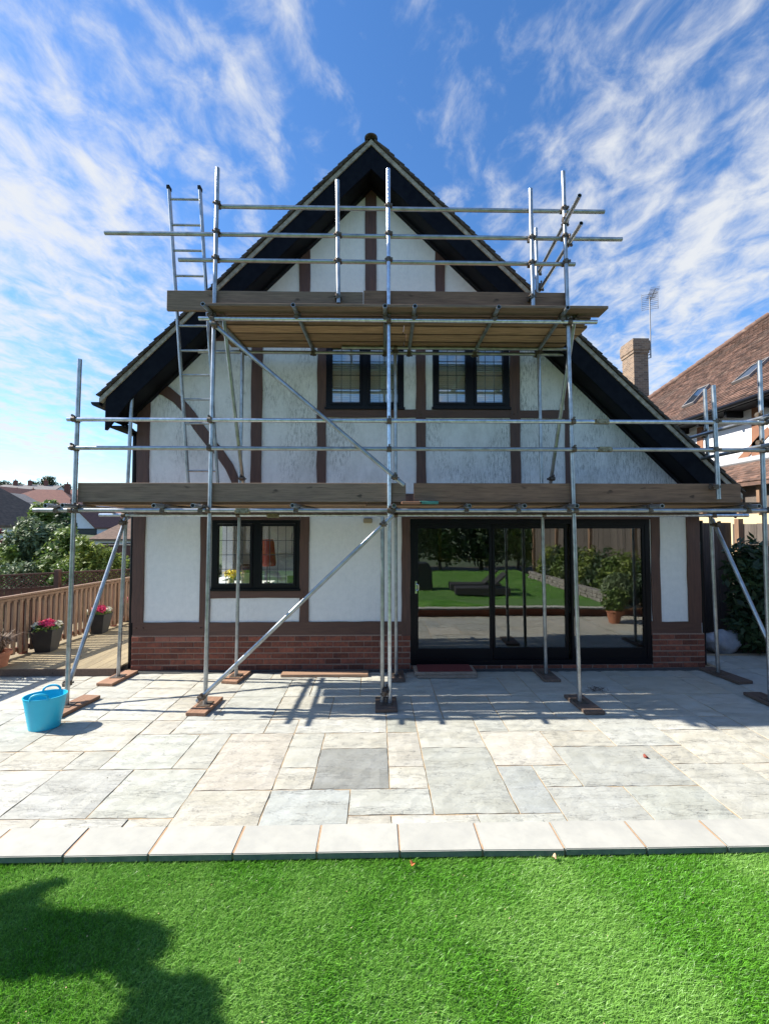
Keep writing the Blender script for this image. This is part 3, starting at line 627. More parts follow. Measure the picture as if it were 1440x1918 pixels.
# verge tiles, one by one
tb = MB().box(-.13, .13, 0, .165, 0, .016); me_t = mesh('roof_tile', tb.v, tb.f); me_t.materials.append(M['tile'])
for side, xe, th, ln in (('L', EL_[0], thL, lineL), ('R', ER_[0], thR, lineR)):
    Ls = math.hypot(A_[0]-xe, A_[1]-(EL_[1] if side == 'L' else ER_[1])); n = int(Ls/.10)-2; sg = 1 if side == 'L' else -1
    for i in range(n):
        s = .02+i*.10+.09; x = xe+sg*s*math.cos(th); z = ln(x)+.004
        t = obj('roof_tile', me_t, None, None, (x, YV-.045+random.uniform(-.008, .008), z-.006)); t.rotation_euler = (0, -(th-R(7.0+random.uniform(-1.2, 1.2)))*sg, 0); hp(t)
# ridge tiles
for i in range(6):
    b = MB(); v = []; n = 10
    for yy, rr in ((0, .092), (.30, .084)):
        for r_ in (rr, rr-.016):
            for k in range(n+1):
                a = math.pi*k/n; v.append((r_*math.cos(a), yy, r_*math.sin(a)*.85))
    m_ = n+1; f = []
    for k in range(n): f += [(k, k+1, 2*m_+k+1, 2*m_+k), (m_+k, 3*m_+k, 3*m_+k+1, m_+k+1), (k, m_+k, m_+k+1, k+1), (2*m_+k, 2*m_+k+1, 3*m_+k+1, 3*m_+k)]
    b.add(v, f); o = b.build('ridge_tile', M['tile'], smooth=True, loc=(A_[0], YV-.06+i*.30, A_[1]-.050)); hp(o)
# purlin ends (black corbels) under the bargeboards
for px, py in ((571, 452), (823, 452), (1064, 668)):
    x, z = W(px, py); hp(MB().prism([(x-.10, z+.14), (x+.10, z+.14), (x+.10, z-.02), (x+.06, z-.09), (x-.06, z-.09), (x-.10, z-.02)], YW-.16, YW-.024).build('corbel', M['black']))
# left post bracket under eaves
x, z = W(262, 735)
hp(MB().prism([(x-.12, z+.05), (x+.12, z+.12), (x+.09, z-.12), (x-.10, z-.16)], YW-.05, YW-.03).build('corbel', M['black']))

# windows
def window(o, lights, cols, rows, m_glass, blind=False, fw=.055, label=None):
    x0, x1, z0, z1 = o; yf_ = YW-.012
    fr = MB().box(x0+.001, x0+fw, yf_, YW+.07, z0+.001, z1-.001).box(x1-fw, x1-.001, yf_, YW+.07, z0+.001, z1-.001).box(x0+fw, x1-fw, yf_, YW+.07, z1-fw, z1-.001).box(x0+fw, x1-fw, yf_, YW+.07, z0+.001, z0+fw)
    mid = (x0+x1)/2; fr.box(mid-.045, mid+.045, yf_+.002, YW+.07, z0+fw, z1-fw)
    win = fr.build('window', M['upvc'], bevel=.0); hp(win)
    if label: win['label'] = label
    sill = MB().box(x0-.015, x1+.015, yf_-.035, YW-.001, z0-.012, z0+.018).build('sill', M['upvc'], win)
    for sx0, sx1 in ((x0+fw, mid-.045), (mid+.045, x1-fw)):
        s = .038; sz0, sz1 = z0+fw, z1-fw
        sash = MB().box(sx0+.002, sx0+s, yf_-.016, YW+.05, sz0+.002, sz1-.002).box(sx1-s, sx1-.002, yf_-.016, YW+.05, sz0+.002, sz1-.002).box(sx0+s, sx1-s, yf_-.016, YW+.05, sz1-s, sz1-.002).box(sx0+s, sx1-s, yf_-.016, YW+.05, sz0+.002, sz0+s)
        sash.build('sash', M['upvc'], win)
        gx0, gx1, gz0, gz1 = sx0+s, sx1-s, sz0+s, sz1-s
        MB().box(gx0, gx1, YW+.012, YW+.016, gz0, gz1).build('pane', m_glass, win)
        ld = MB()
        for i in range(1, cols): xx = gx0+(gx1-gx0)*i/cols; ld.box(xx-.004, xx+.004, YW+.007, YW+.0115, gz0, gz1)
        for i in range(1, rows): zz = gz0+(gz1-gz0)*i/rows; ld.box(gx0, gx1, YW+.0065, YW+.0110, zz-.004, zz+.004)
        ld.build('lead_grid', M['lead'], win)
    if blind:
        k = 0; z = z1-.05
        head = MB().box(x0+.03, x1-.03, YW+.10, YW+.14, z1-.06, z1-.02).build('blind_head', M['blind'], win)
        sb = MB().box(x0+.04, x1-.04, -.016, .016, -.001, .001); me = mesh('blind_slat', sb.v, sb.f); me.materials.append(M['blind'])
        while z > z0+.16: obj('blind_slat', me, None, win, (0, YW+.12, z), (R(66), 0, 0)); z -= .030
        MB().box(x0+.04, x1-.04, YW+.105, YW+.135, z0+.10, z0+.13).build('blind_rail', M['blind'], win)
    return win
M['blind'] = mat('cream_blind', (.86, .85, .78), .6)
window(KW, 2, 4, 4, M['glass_w'], label='black kitchen window with leaded lights on the ground floor')
window(U1, 2, 3, 4, M['glass_up'], True, label='upper floor leaded window on the left')
window(U2, 2, 3, 4, M['glass_up'], True, label='upper floor leaded window on the right')
# rooms
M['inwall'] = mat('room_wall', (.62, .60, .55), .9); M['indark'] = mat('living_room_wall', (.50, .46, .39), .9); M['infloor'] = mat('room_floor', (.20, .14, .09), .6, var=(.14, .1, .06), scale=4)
def room(x0, x1, y0, y1, z0, z1, m, skip=()):
    b = MB(); t = .04
    b.box(x0-t, x1+t, y1, y1+t, z0, z1)
    if 'L' not in skip: b.box(x0-t, x0, y0, y1, z0, z1)
    b.box(x1, x1+t, y0, y1, z0, z1); b.box(x0-t, x1+t, y0, y1+t, z1, z1+t)
    hp(b.build('room_wall', m)); hp(MB().box(x0-t, x1+t, y0, y1+t, z0-t, z0).build('room_floor', M['infloor']))
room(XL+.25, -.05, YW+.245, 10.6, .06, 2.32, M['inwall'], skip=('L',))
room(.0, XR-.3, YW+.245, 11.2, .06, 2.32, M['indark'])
room(-1.2, 2.4, YW+.245, 9.6, 2.9, 5.0, M['inwall'])
# sliding door
x0, x1, z0, z1 = DR; x0, x1, z0, z1 = DR
yd = YW-.008
fr = MB().box(x0+.001, x0+.075, yd, YW+.14, z0, z1-.001).box(x1-.075, x1-.001, yd, YW+.14, z0, z1-.001).box(x0+.075, x1-.075, yd, YW+.14, z1-.075, z1-.001).box(x0+.075, x1-.075, yd, YW+.14, z0, z0+.07)
door = hp(fr.build('sliding_door', M['upvc'])); door['label'] = 'black framed three panel sliding glass door'
edges = [768, 920, 1064, 1218]
pz0 = P(850, 1214, YW+.03).z; pz1 = P(850, 990, YW+.03).z
for i, (pa, pb) in enumerate(((783, 916), (926, 1057), (1073, 1202))):
    yo = (.02, .06, .02)[i]; a = P(pa, 1100, YW+yo).x; b_ = P(pb, 1100, YW+yo).x
    la = x0+.076 if i == 0 else a-.036; lb = x1-.076 if i == 2 else b_+.038
    pf = MB().box(la, a, YW+yo-.02, YW+yo+.02, z0+.071, z1-.076).box(b_, lb, YW+yo-.02, YW+yo+.02, z0+.071, z1-.076).box(a, b_, YW+yo-.02, YW+yo+.02, pz1, z1-.076).box(a, b_, YW+yo-.02, YW+yo+.02, z0+.071, pz0)
    pf.build('door_leaf', M['upvc'], door)
    MB().box(a, b_, YW+yo-.003, YW+yo+.003, pz0, pz1).build('pane', M['glass'], door)
hx, hz = P(779, 1100, YW).x, P(779, 1100, YW).z
M['chrome'] = mat('chrome', (.7, .7, .7), .2, .95)
hb = MB(); hb.box(hx-.014, hx+.014, YW-.006, YW+.002, hz-.09, hz+.09)
for a, b in (((hx, YW-.006, hz+.05), (hx+.0, YW-.05, hz+.05)), ((hx, YW-.05, hz+.055), (hx+.03, YW-.05, hz+.04)), ((hx+.03, YW-.05, hz+.045), (hx+.03, YW-.05, hz-.03)), ((hx+.03, YW-.05, hz-.03), (hx, YW-.05, hz-.045)), ((hx, YW-.05, hz-.045), (hx, YW-.006, hz-.045))): hb.cyl(a, b, .008, .008, 8)
hb.build('handle', M['chrome'], door)
# security lamp on the wall
M['tan'] = mat('tan_plastic', (.36, .28, .17), .6)
sx, sz = W(689, 975); hp(MB().box(sx-.065, sx+.065, YW-.09, YW-.0005, sz-.04, sz+.035).build('outside_light', M['tan'], bevel=.012))
# picture in the living room and kitchen contents
M['gilt'] = mat('gilt_frame', (.30, .22, .08), .4, .4); M['canvas'] = mat('dull_picture', (.05, .06, .05), .6, var=(.16, .15, .1), scale=3)
pc = thing('framed_picture', 'framed picture on the dim living room wall behind the sliding door', 'picture', (2.3, 11.1, 1.7))
pcb = MB().box(-.62, .62, 0, .04, -.42, .42); pcb.build('canvas', M['canvas'], pc)
MB().box(-.70, -.62, -.02, .05, -.5, .5).box(.62, .70, -.02, .05, -.5, .5).box(-.62, .62, -.02, .05, .42, .5).box(-.62, .62, -.02, .05, -.5, -.42).build('frame', M['gilt'], pc)
M['white'] = mat('white_gloss', (.75, .75, .73), .3); M['steel'] = mat('steel_hob', (.06, .06, .065), .3); M['cupboard'] = mat('cupboard_door', (.45, .44, .41), .5)
kx0 = XL+.9
kc = thing('kitchen_island', 'white topped island counter seen through the ground floor kitchen window', 'counter', (-2.3, 8.4, .06))
MB().box(-.95, .9, -.5, .5, 0, .88).build('cabinet', M['cupboard'], kc); MB().box(-1.0, .95, -.55, .55, .881, .92).build('worktop', M['white'], kc)
k2 = thing('kitchen_units', 'pale cupboards and worktop along the kitchen back wall', 'cupboards', (-2.0, 10.2, .06))
for i in range(4):
    d = MB().box(-1.1+i*.55+.01, -1.1+i*.55+.54, -.32, -.30, .1, .86).build('cupboard_door', M['cupboard'], k2)
    MB().box(-1.1+i*.55+.01, -1.1+i*.55+.54, .0, .02, 1.42, 2.2).build('cupboard_door', M['cupboard'], k2)
MB().box(-1.1, 1.1, -.30, .38, 0, .88).build('carcass', M['cupboard'], k2); MB().box(-1.1, 1.1, -.34, .38, .881, .92).build('worktop', M['white'], k2)
M['yellow'] = mat('yellow_petals', (.85, .72, .03), .6, island=.2); M['red'] = mat('red_fabric', (.62, .11, .07), .8, var=(.45, .07, .05), scale=9, vscale=(4, 4, .6)); M['basket'] = mat('brown_basket', (.16, .06, .035), .8, scale=40, var=(.09, .04, .02)); M['crock'] = mat('cream_jar', (.55, .48, .38), .4)
def kloc(px, py, Y): return P(px, py, Y)
fv = kloc(433, 1063, 7.95); v_ = thing('flower_vase', 'vase of yellow flowers on the counter behind the kitchen window', 'vase', (fv.x, fv.y, .98))
MB().lathe([(.001, 0), (.05, 0), (.06, .10), (.035, .17)], 14).build('vase', M['crock'], v_, smooth=True)
vv, ff = blob_leaves(260, [(0, 0, .25, .15, .12, .09)], .03, 5); obj('flowers', np_mesh('flowers', vv, ff), M['yellow'], v_)
jl = kloc(463, 1070, 8.05); j_ = thing('storage_jar', 'cream storage jar topped by a brown basket inside the kitchen window', 'jar', (jl.x, jl.y, .98))
MB().lathe([(.001, 0), (.10, 0), (.105, .26), (.001, .26)], 18).build('jar', M['crock'], j_, smooth=True)
MB().lathe([(.001, .262), (.09, .262), (.11, .40), (.10, .41), (.001, .36)], 16).build('basket', M['basket'], j_, smooth=True)
rl = kloc(501, 1035, 8.55); r_ = thing('red_lampshade', 'red fringed lampshade glowing in daylight inside the kitchen window', 'lamp', (rl.x, rl.y, .98))
MB().lathe([(.001, 0), (.06, 0), (.06, .015), (.012, .03), (.012, .52)], 14).build('stand', M['steel'], r_)
MB().lathe([(.16, .34), (.17, .40), (.13, .80), (.11, .86), (.001, .87)], 24).build('lamp_shade', M['red'], r_, smooth=True)
bl = kloc(552, 1070, 8.3); b_ = thing('toaster', 'small dark toaster on the counter at the right of the kitchen window', 'toaster', (bl.x, bl.y, .98))
MB().box(-.14, .14, -.08, .08, 0, .17).build('body', M['steel'], b_, bevel=.02); MB().box(.141, .155, -.02, .02, .10, .12).build('lever', M['chrome'], b_)

# ------------------------------------------------------------------ scaffold
YO, YI = 5.05, 6.00
scaf = thing('scaffold', 'galvanised tube scaffold with two boarded lifts standing against the house', 'scaffold', (0, 5.5, 0))
SO = -Vector(scaf.location)
def sp(o, par=None):
    o.parent = scaf; o.matrix_parent_inverse = Matrix.Translation(SO); return o
tubes = {}
def tube(name, A, B, m='galv'):
    A = Vector(A); B = Vector(B); mid = (A+B)/2; b = MB().tube(A-mid, B-mid); o = b.build(name, M[m], smooth=True); o.location = mid; return sp(o)
def coupler_mesh():
    b = MB(); r = .031
    b.cyl((0, 0, -.027), (0, 0, .027), r, r, 14); b.cyl((-.027, .050, 0), (.027, .050, 0), r, r, 14)
    b.box(-.022, .022, .014, .04, -.022, .022)
    b.cyl((.040, -.02, .0), (.040, .055-.02, 0), .008, .008, 6); b.cyl((.040, .03, 0), (.040, .048, 0), .014, .014, 6); b.box(.026, .050, -.028, -.014, -.014, .014)
    b.cyl((-.04, -.01, .0), (-.028, -.03, 0), .010, .010, 6)
    b.cyl((0, .045, .038), (0, .085, .038), .008, .008, 6); b.cyl((0, .075, .038), (0, .094, .038), .014, .014, 6)
    me = mesh('coupler', b.v, b.f); me.polygons.foreach_set('use_smooth', [True]*len(me.polygons)); me.set_sharp_from_angle(angle=R(35)); me.materials.append(M['coupler']); return me
CM = coupler_mesh()
def coupler(p, rot=(0, 0, 0), s=1.0):
    o = obj('coupler', CM, None, None, p, rot); o.scale = (s, s, s); return sp(o)
def Zat(px, py, Y): return P(px, py, Y).z
# standards: (base px, base py, top py, Y)
def standard(px, pyb, top, Y, m='galv', topx=None, z0=None):
    b = P(px, pyb, Y); t = P(topx if topx else px, top, Y); A = Vector((b.x, Y, .045 if z0 is None else z0)); B = Vector((t.x if topx else b.x, Y, t.z)); return tube('standard', A, B, m), A, B
S1 = standard(126, 1300, 673, YO, topx=150); S2 = standard(385, 1302, 315, YO, topx=408)
S3 = standard(730, 1305, 317, YO+.0, 'galv_bright', topx=727); S3b = standard(716, 1303, 968, YO+.02)
S4 = standard(1085, 1303, 322, YO, topx=1054); O5 = Vector((PX(1440, 680, 4.64).x, YO, 0)); tube('standard', (4.66, YO, .045), (4.66, YO, P(1434, 676, YO).z))
I1 = standard(222, 1262, 733, YI, topx=248); I2 = standard(443, 1256, 640, YI, topx=455); I3 = standard(742, 1256, 655, YI, topx=740); I4 = standard(1022, 1256, 428, YI, topx=1003); I5 = standard(1344, 1256, 729, YI, topx=1319)
tube('guard_post', P(632, 338, YO-.055), P(634, 568, YO-.055)); tube('guard_post', P(993, 354, YO-.055), P(998, 580, YO-.055), 'galv'); tube('guard_post', P(1335, 722, YO-.055), P(1345, 935, YO-.055), 'galv')
rails = []
def hrail(name, pa, pb, Y, m='galv'): a = P(*pa, Y); b = P(*pb, Y); z = (a.z+b.z)/2; rails.append((a.x, b.x, z, Y)); return tube(name, (a.x, Y, z), (b.x, Y, z), m)
OFF = .049
hrail('guard_rail', (412, 389), (1131, 395), YO+OFF*.0-.0+OFF); hrail('guard_rail', (197, 440), (1164, 445), YO+OFF); hrail('guard_rail', (335, 489), (1076, 493), YO+OFF)
hrail('ledger', (373, 598), (1117, 602), YO-OFF, 'galv_bright'); hrail('ledger', (372, 662), (1062, 661), YI+OFF); hrail('ledger', (640, 653), (1062, 652), YI-OFF)
hrail('guard_rail', (127, 788), (1434, 789), YO-OFF, 'galv_bright'); hrail('guard_rail', (130, 840), (1436, 842), YO-OFF)
hrail('ledger', (64, 957), (1520, 955), YO-OFF, 'galv'); hrail('ledger', (187, 965), (1400, 965), YI-OFF, 'galv_bright')
stds = [(S1, YO), (S2, YO), (S3, YO), (S4, YO)]
for (s, Y) in stds:
    for (xa, xb, z, Yr) in rails:
        A, B = s[1], s[2]
        if abs(Yr-Y) < .1 and A.z < z < B.z:
            x = A.x+(B.x-A.x)*(z-A.z)/(B.z-A.z)
            if xa-.05 < x < xb+.05: coupler((x, Y, z), (0, 0, 0 if Yr > Y else math.pi))
for (xa, xb, z, Yr) in rails:
    if abs(Yr-YO) < .1 and xa < 4.66 < xb and z < 4: coupler((4.66, YO, z), (0, 0, math.pi))
for s in (I1, I2, I3, I4, I5):
    for (xa, xb, z, Yr) in rails:
        if abs(Yr-YI) < .1 and s[1].z < z < s[2].z+.05: coupler((s[1].x+(s[2].x-s[1].x)*z/max(.1, s[2].z), YI, z), (0, 0, 0 if Yr > YI else math.pi))
for px, pys in ((632, (440, 489, 556)), (995, (445, 492, 556)), (1340, (789, 842, 912))):
    for py in pys: p = P(px, py, YO-.055); coupler(p, (0, 0, 0))
# transoms (across the lifts)
zu = Zat(700, 600, YO)+.049; zl_ = Zat(700, 957, YO)+.049
def transom(pa, pb, z, ya, yb_):
    a = P(*pa, ya); b = P(*pb, yb_); o = tube('transom', (a.x, ya, z), (b.x, yb_, z))
    for Yc in (YO-OFF, YI+OFF): t = (Yc-ya)/(yb_-ya); coupler((a.x+(b.x-a.x)*t, Yc, z-.049), (math.pi/2, 0, 0), .95)
    return o
for a, b in (((380, 567), (468, 677)), ((549, 565), (590, 672)), ((721, 560), (721, 670)), ((777, 573), (765, 677)), ((934, 566), (884, 672)), ((1063, 577), (1000, 676))): transom(a, b, zu, 4.80, 6.20)
for px in (88, 127, 293, 366, 550, 738, 878, 978, 1075, 1232, 1420):
    xo = P(px, 948, 4.85).x; o = tube('transom', (xo, 4.85-random.uniform(0, .08), zl_), (xo+random.uniform(-.03, .12), 6.22, zl_)); coupler((xo, YO-OFF, zl_-.049), (math.pi/2, 0, 0), .95)
# return rails at the right-hand end, braces
for pa, pb, ya, yb_ in (((1085, 366), (1003, 520), 4.62, 6.15), ((1088, 418), (1007, 548), 4.70, 6.12)):
    a = P(*pa, ya); b = P(*pb, yb_); tube('return_rail', a, b); coupler(a+(b-a)*((YO-ya)/(yb_-ya)), (math.pi/2, 0, 0)); coupler(a+(b-a)*.93, (math.pi/2, 0, 0))
for z in (Zat(700, 789, YO)-.0, Zat(700, 842, YO)): tube('return_rail', (4.60, 6.45, z+.05), (4.62, 4.82, z+.05)); coupler((4.63, YO, z+.05), (math.pi/2, 0, 0)); coupler((4.7, YI, z+.05), (math.pi/2, 0, 0))
def brace(A, B, m='galv'): o = tube('brace', A, B, m); d = (Vector(B)-Vector(A)).normalized(); coupler(Vector(A)+d*.09, (0, 0, math.pi)); coupler(Vector(B)-d*.14, (0, 0, math.pi)); return o
brace(P(370, 1314, YO-.10), P(735, 966, YO-.10), 'galv'); brace(P(394, 602, YO-.10), P(757, 909, YO-.10), 'galv')
brace(P(237, 968, YI-.03), P(122, 1303, YO+.07)); brace(P(1333, 972, YI-.05), Vector((4.90, YO-.05, .07)))
brace(P(417, 573, YO+.02), P(457, 915, YI-.06)); brace(P(1077, 587, YO+.02), P(1029, 915, YI-.06))
# sleeve couplers joining rails
def sleeve(px, py, Y):
    p = P(px, py, Y); b = MB().cyl((-.085, 0, 0), (.085, 0, 0), .031, .031, 14).box(-.07, .07, -.036, -.02, -.028, .028)
    for i in (-.04, .04): b.cyl((i, -.05, -.012), (i, -.03, -.012), .014, .014, 6)
    o = b.build('sleeve_coupler', M['sleeve'], smooth=True, loc=p); return sp(o)
for q in ((1125, 790, YO-OFF), (1131, 842, YO-OFF), (455, 957, YO-OFF), (512, 966, YI-OFF)): sleeve(*q)
for k in range(4): coupler((S3[1].x-.03, YO+.01, .17+.001*k) if k == 0 else (S3b[1].x+.02, YO-.06, .17), (0, 0, 0)) if k < 2 else None
# boards
def board(name, x0, x1, y0, y1, z0, z1, m, tilt=0):
    cx, cy, cz = (x0+x1)/2, (y0+y1)/2, (z0+z1)/2
    o = MB().box(x0-cx, x1-cx, y0-cy, y1-cy, z0-cz, z1-cz).build(name, M[m], bevel=.004); o.location = (cx, cy, cz); o.rotation_euler = (tilt, random.uniform(-.002, .002), random.uniform(-.0015, .0015)); return sp(o)
yt = YO+.03
def toe(px0, px1, py0, py1, m):
    a = P(px0, py1, yt); b = P(px1, py0, yt); return board('toe_board', a.x, b.x, yt, yt+.036, a.z, b.z, m)
toe(312, 680, 547, 581, 'toe'); toe(681, 1058, 548, 581, 'toe_brown'); toe(145, 760, 905, 940, 'toe'); toe(775, 1386, 906, 941, 'toe_brown')
zb = zu+.026; xe = P(1058, 560, YO).x
board('toe_board', xe+.01, xe+.048, yt, YI+.1, zb+.04, zb+.265, 'toe')
ysb = [YO+.075+i*.232 for i in range(4)]
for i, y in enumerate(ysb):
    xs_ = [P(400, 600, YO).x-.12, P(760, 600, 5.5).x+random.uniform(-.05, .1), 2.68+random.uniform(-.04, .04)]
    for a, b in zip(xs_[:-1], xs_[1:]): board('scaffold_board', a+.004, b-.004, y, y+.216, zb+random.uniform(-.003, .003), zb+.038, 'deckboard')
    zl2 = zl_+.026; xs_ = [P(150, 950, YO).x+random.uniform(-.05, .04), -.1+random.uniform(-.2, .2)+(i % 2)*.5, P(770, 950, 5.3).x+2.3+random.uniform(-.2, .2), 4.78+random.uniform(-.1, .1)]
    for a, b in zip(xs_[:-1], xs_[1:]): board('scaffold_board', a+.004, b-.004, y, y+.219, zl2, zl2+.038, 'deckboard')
board('scaffold_board', P(372, 590, 4.95).x+.1, 2.72, YO-.17, YO+.05, zb+.001, zb+.036, 'toe')
# things left on the lower lift
M['green'] = mat('green_block', (.06, .22, .17), .7, var=(.04, .15, .12), scale=12); M['tanblock'] = mat('brown_block', (.30, .14, .075), .8)
pz = zl_+.066
a = P(800, 945, YO-.06); tag(MB().box(-.11, .11, -.05, .06, 0, .035).build('sanding_block', M['green'], bevel=.005, loc=(a.x+.02, YO-.03, zl_+.03)), 'small green block lying at the edge of the lower boarded lift', 'block')
tag(MB().box(-.12, .12, -.05, .06, 0, .03).build('wood_offcut', M['tanblock'], bevel=.004, loc=(P(778, 947, YO).x-.05, YO-.03, zl_+.03)), 'reddish brown offcut next to the green block on the lower lift', 'offcut')
# base plates and sole boards
bp = MB().box(-.075, .075, -.075, .075, 0, .006).cyl((0, 0, .006), (0, 0, .06), .019, .019, 10); me_bp = mesh('base_plate', bp.v, bp.f); me_bp.materials.append(M['coupler'])
def sole(x, y, lab, rot=0, L=.52, wd=.225, m='sole', off=(0, 0)):
    o = MB().box(-wd/2, wd/2, -L/2, L/2, 0, .038).build('sole_board', M[m], bevel=.004, loc=(x+off[0], y+off[1], .002), rot=(0, 0, rot)); tag(o, lab, 'board', 'wooden pads under the scaffold poles')
    q = obj('base_plate', me_bp, None, None, (x, y, .041)); sp(q); return o
sole(S1[1].x, YO, 'orange brown pad under the leftmost front scaffold pole behind the blue tub', R(-8), .56, off=(.05, .03))
sole(S2[1].x, YO, 'orange brown pad under the second front pole where the long diagonal brace ends', R(-4), .46, off=(.0, -.0))
sole((S3[1].x+S3b[1].x)/2, YO, 'dark short pad under the paired middle poles in front of the doormat', 0, .36, .25, 'sole_dark')
sole(S4[1].x, YO, 'dark pad with a pale sawn end under the front pole before the sliding door', R(3), .50, .225, 'sole_dark', off=(.03, -.03))
sole(4.66, YO, 'dark pad at the right edge of the picture under the end front pole', 0, .5, .225, 'sole_dark')
sole(I1[1].x, YI, 'orange brown pad under the leftmost rear pole by the decking', R(-6), .52, off=(0, .0))
sole(I2[1].x, YI, 'orange brown pad under the rear pole below the kitchen window', R(-8), .42)
sole(I3[1].x, YI, 'dark pad under the rear pole hidden behind the paired middle poles', 0, .40, .225, 'sole_dark')
sole(I4[1].x, YI, 'dark pad under the rear pole in front of the sliding door', R(0), .46, .225, 'sole_dark')
sole(I5[1].x, YI, 'dark pad under the rear pole at the right corner of the house', R(8), .60, .225, 'sole_dark', off=(.05, -.05))
a = G(530, 1262); b = G(690, 1258); M['plank'] = wood('loose_plank_wood', (.42, .26, .16), (.30, .18, .11))
tag(MB().box(a.x, b.x, 6.03, 6.18, .002, .040).build('loose_plank', M['plank'], bevel=.004), 'long reddish plank lying on the paving against the brick plinth', 'plank')

# ladder
lad = thing('ladder', 'grey metal ladder leaning between the two scaffold lifts at the left', 'ladder', P(381, 903, 5.85))
LO = -Vector(lad.location); TL, TR = P(317, 352, 5.40), P(375, 352, 5.40); BLl, BRr = P(356, 925, 5.86), P(411, 925, 5.86)
TL.z = TR.z = (TL.z+TR.z)/2; BLl.z = BRr.z = zl_+.066
for a, b in ((BLl, TL), (BRr, TR)): MB().bar(a+LO, b+LO, .026, .062, up=(0, 1, 0)).build('stile', M['galv'], lad, bevel=.006)
Lh = (TL-BLl).length; nr = 13
for i in range(nr):
    t = (.14+i*(Lh-.28)/(nr-1))/Lh
    MB().cyl(BLl.lerp(TL, t)+LO, BRr.lerp(TR, t)+LO, .0145, .0145, 10).build('rung', M['galv'], lad, smooth=True)
for a in (TL, TR): MB().bar(a+LO-Vector((0, 0, .03)), a+LO+Vector((0, 0, .012)), .036, .072, up=(0, 1, 0)).build('end_cap', M['dark'], lad)

# doormat step
st = thing('door_step', 'stone doorstep with stacked slabs in front of the sliding door', 'step', (P(831, 1250, 6.15).x, 6.12, 0))
MB().box(-.40, .42, -.17, .12, .002, .038).build('lower_slab', M['step'], st, bevel=.006); MB().box(-.43, .43, -.15, .16, .039, .078).build('upper_slab', M['step'], st, bevel=.006)
tag(MB().box(-.38, .38, -.13, .15, 0, .014).build('doormat', M['mat_red'], bevel=.004, loc=(P(831, 1250, 6.15).x, 6.12, .079)), 'dark red doormat lying on the doorstep under the sliding door', 'doormat')

# blue tub
tp = G(82, 1362); tub = thing('flexible_tub', 'bright blue flexible rubber tub with two handles standing on the paving', 'tub', (tp.x+.01, tp.y, .002), R(14))
b = MB(); H_ = .325; prof = []
ns = 18
for i in range(ns+1):
    t = i/ns; prof.append((.155+.062*t+(.0022 if i % 2 else 0), H_*t))
prof_in = [(r-.006, z) for r, z in reversed(prof)]; prof_in[-1] = (prof_in[-1][0], .006)
allp = [(.001, .0)]+prof+[(prof[-1][0]+.006, H_), (prof[-1][0]+.006, H_+.006), (prof[-1][0]-.006, H_+.006)]+prof_in+[(.001, .006)]
b.lathe(allp, 40, sx=.88, sy=.70); b.build('tub_body', M['blue'], tub, smooth=True)
for sy in (-1, 1):
    hb = MB(); pts = []
    for i in range(13):
        a = math.pi*i/12; x = -.08*math.cos(a); z = H_-.01+.062*math.sin(a)**.6
        y = sy*(.217*.70*math.sqrt(max(0, 1-(x/.19)**2)))-sy*.05*math.sin(a)*(.0 if sy > 0 else .55); pts.append(Vector((x, y, z)))
    for a, c in zip(pts[:-1], pts[1:]): hb.cyl(a, c, .011, .011, 8)
    hb.build('handle', M['blue'], tub, smooth=True)

# ------------------------------------------------------------------ decking, balustrade, planters (left)
dz = .10
deck = MB().box(-6.3, XL-.12, 6.16, 12, -.25, dz-.026).build('decking', M['dark']); kind(deck, 'structure')
x = XL-.12; db = MB().box(-.0685, .0685, 0, 5.8, -.024, 0); me_d = mesh('deck_board', db.v, db.f); me_d.materials.append(M['deck'])
while x > -6.2: obj('deck_board', me_d, None, deck, (x-.0705, 6.15, dz)); x -= .1425
fx_ = MB().box(-6.3, XL-.12, 6.135, 6.158, -.02, dz-.001).build('fascia_board', M['sole_dark'], deck)
bal = thing('balustrade', 'wooden balustrade with pale vertical balusters along the decking', 'railing', (-5.6, 6.4, dz))
BO = -Vector(bal.location)
def bx(y): return -5.6+(y-6.4)*.154
d_ = Vector((.154, 1, 0)).normalized(); y = 4.98; k = 0
A0 = Vector((bx(4.95), 4.95, 0)); A1 = Vector((bx(11.6), 11.6, 0))
MB().bar(A0+BO+Vector((0, 0, dz+.925)), A1+BO+Vector((0, 0, dz+.925)), .085, .032).build('handrail', M['rail'], bal, bevel=.004)
MB().bar(A0+BO+Vector((0.0, 0, dz+.865)), A1+BO+Vector((0, 0, dz+.865)), .035, .07).build('top_rail', M['rail'], bal)
MB().bar(A0+BO+Vector((0, 0, dz+.10)), A1+BO+Vector((0, 0, dz+.10)), .035, .07).build('bottom_rail', M['redpost'], bal)
bb = MB().box(.018, .052, -.024, .024, .045, .86); me_b = mesh('baluster', bb.v, bb.f); me_b.materials.append(M['rail'])
while y < 11.5: obj('baluster', me_b, None, bal, Vector((bx(y), y, dz))+BO, (0, 0, -.153)); y += .100
for y in (5.0, 6.9, 8.75, 10.6):
    MB().box(-.06, .0, -.05, .05, -.3, .90).build('post', M['redpost'], bal, loc=Vector((bx(y), y, dz))+BO, rot=(0, 0, -.153))
# solid fence nearer the camera, out of frame to the left: it shades the corner of the paving
bf = thing('close_board_fence', 'solid brown stained fence beside the paving left of the balustrade', 'fence', (-5.85, 4.4, 0))
for i in range(7): MB().box(-.012, .012, -.5+i*.145+.002, -.5+i*.145+.143, .0, 1.42).build('fence_board', M['trellis'], bf)
MB().box(-.03, .03, -.53, .53, 1.422, 1.46).build('capping', M['trellis'], bf)
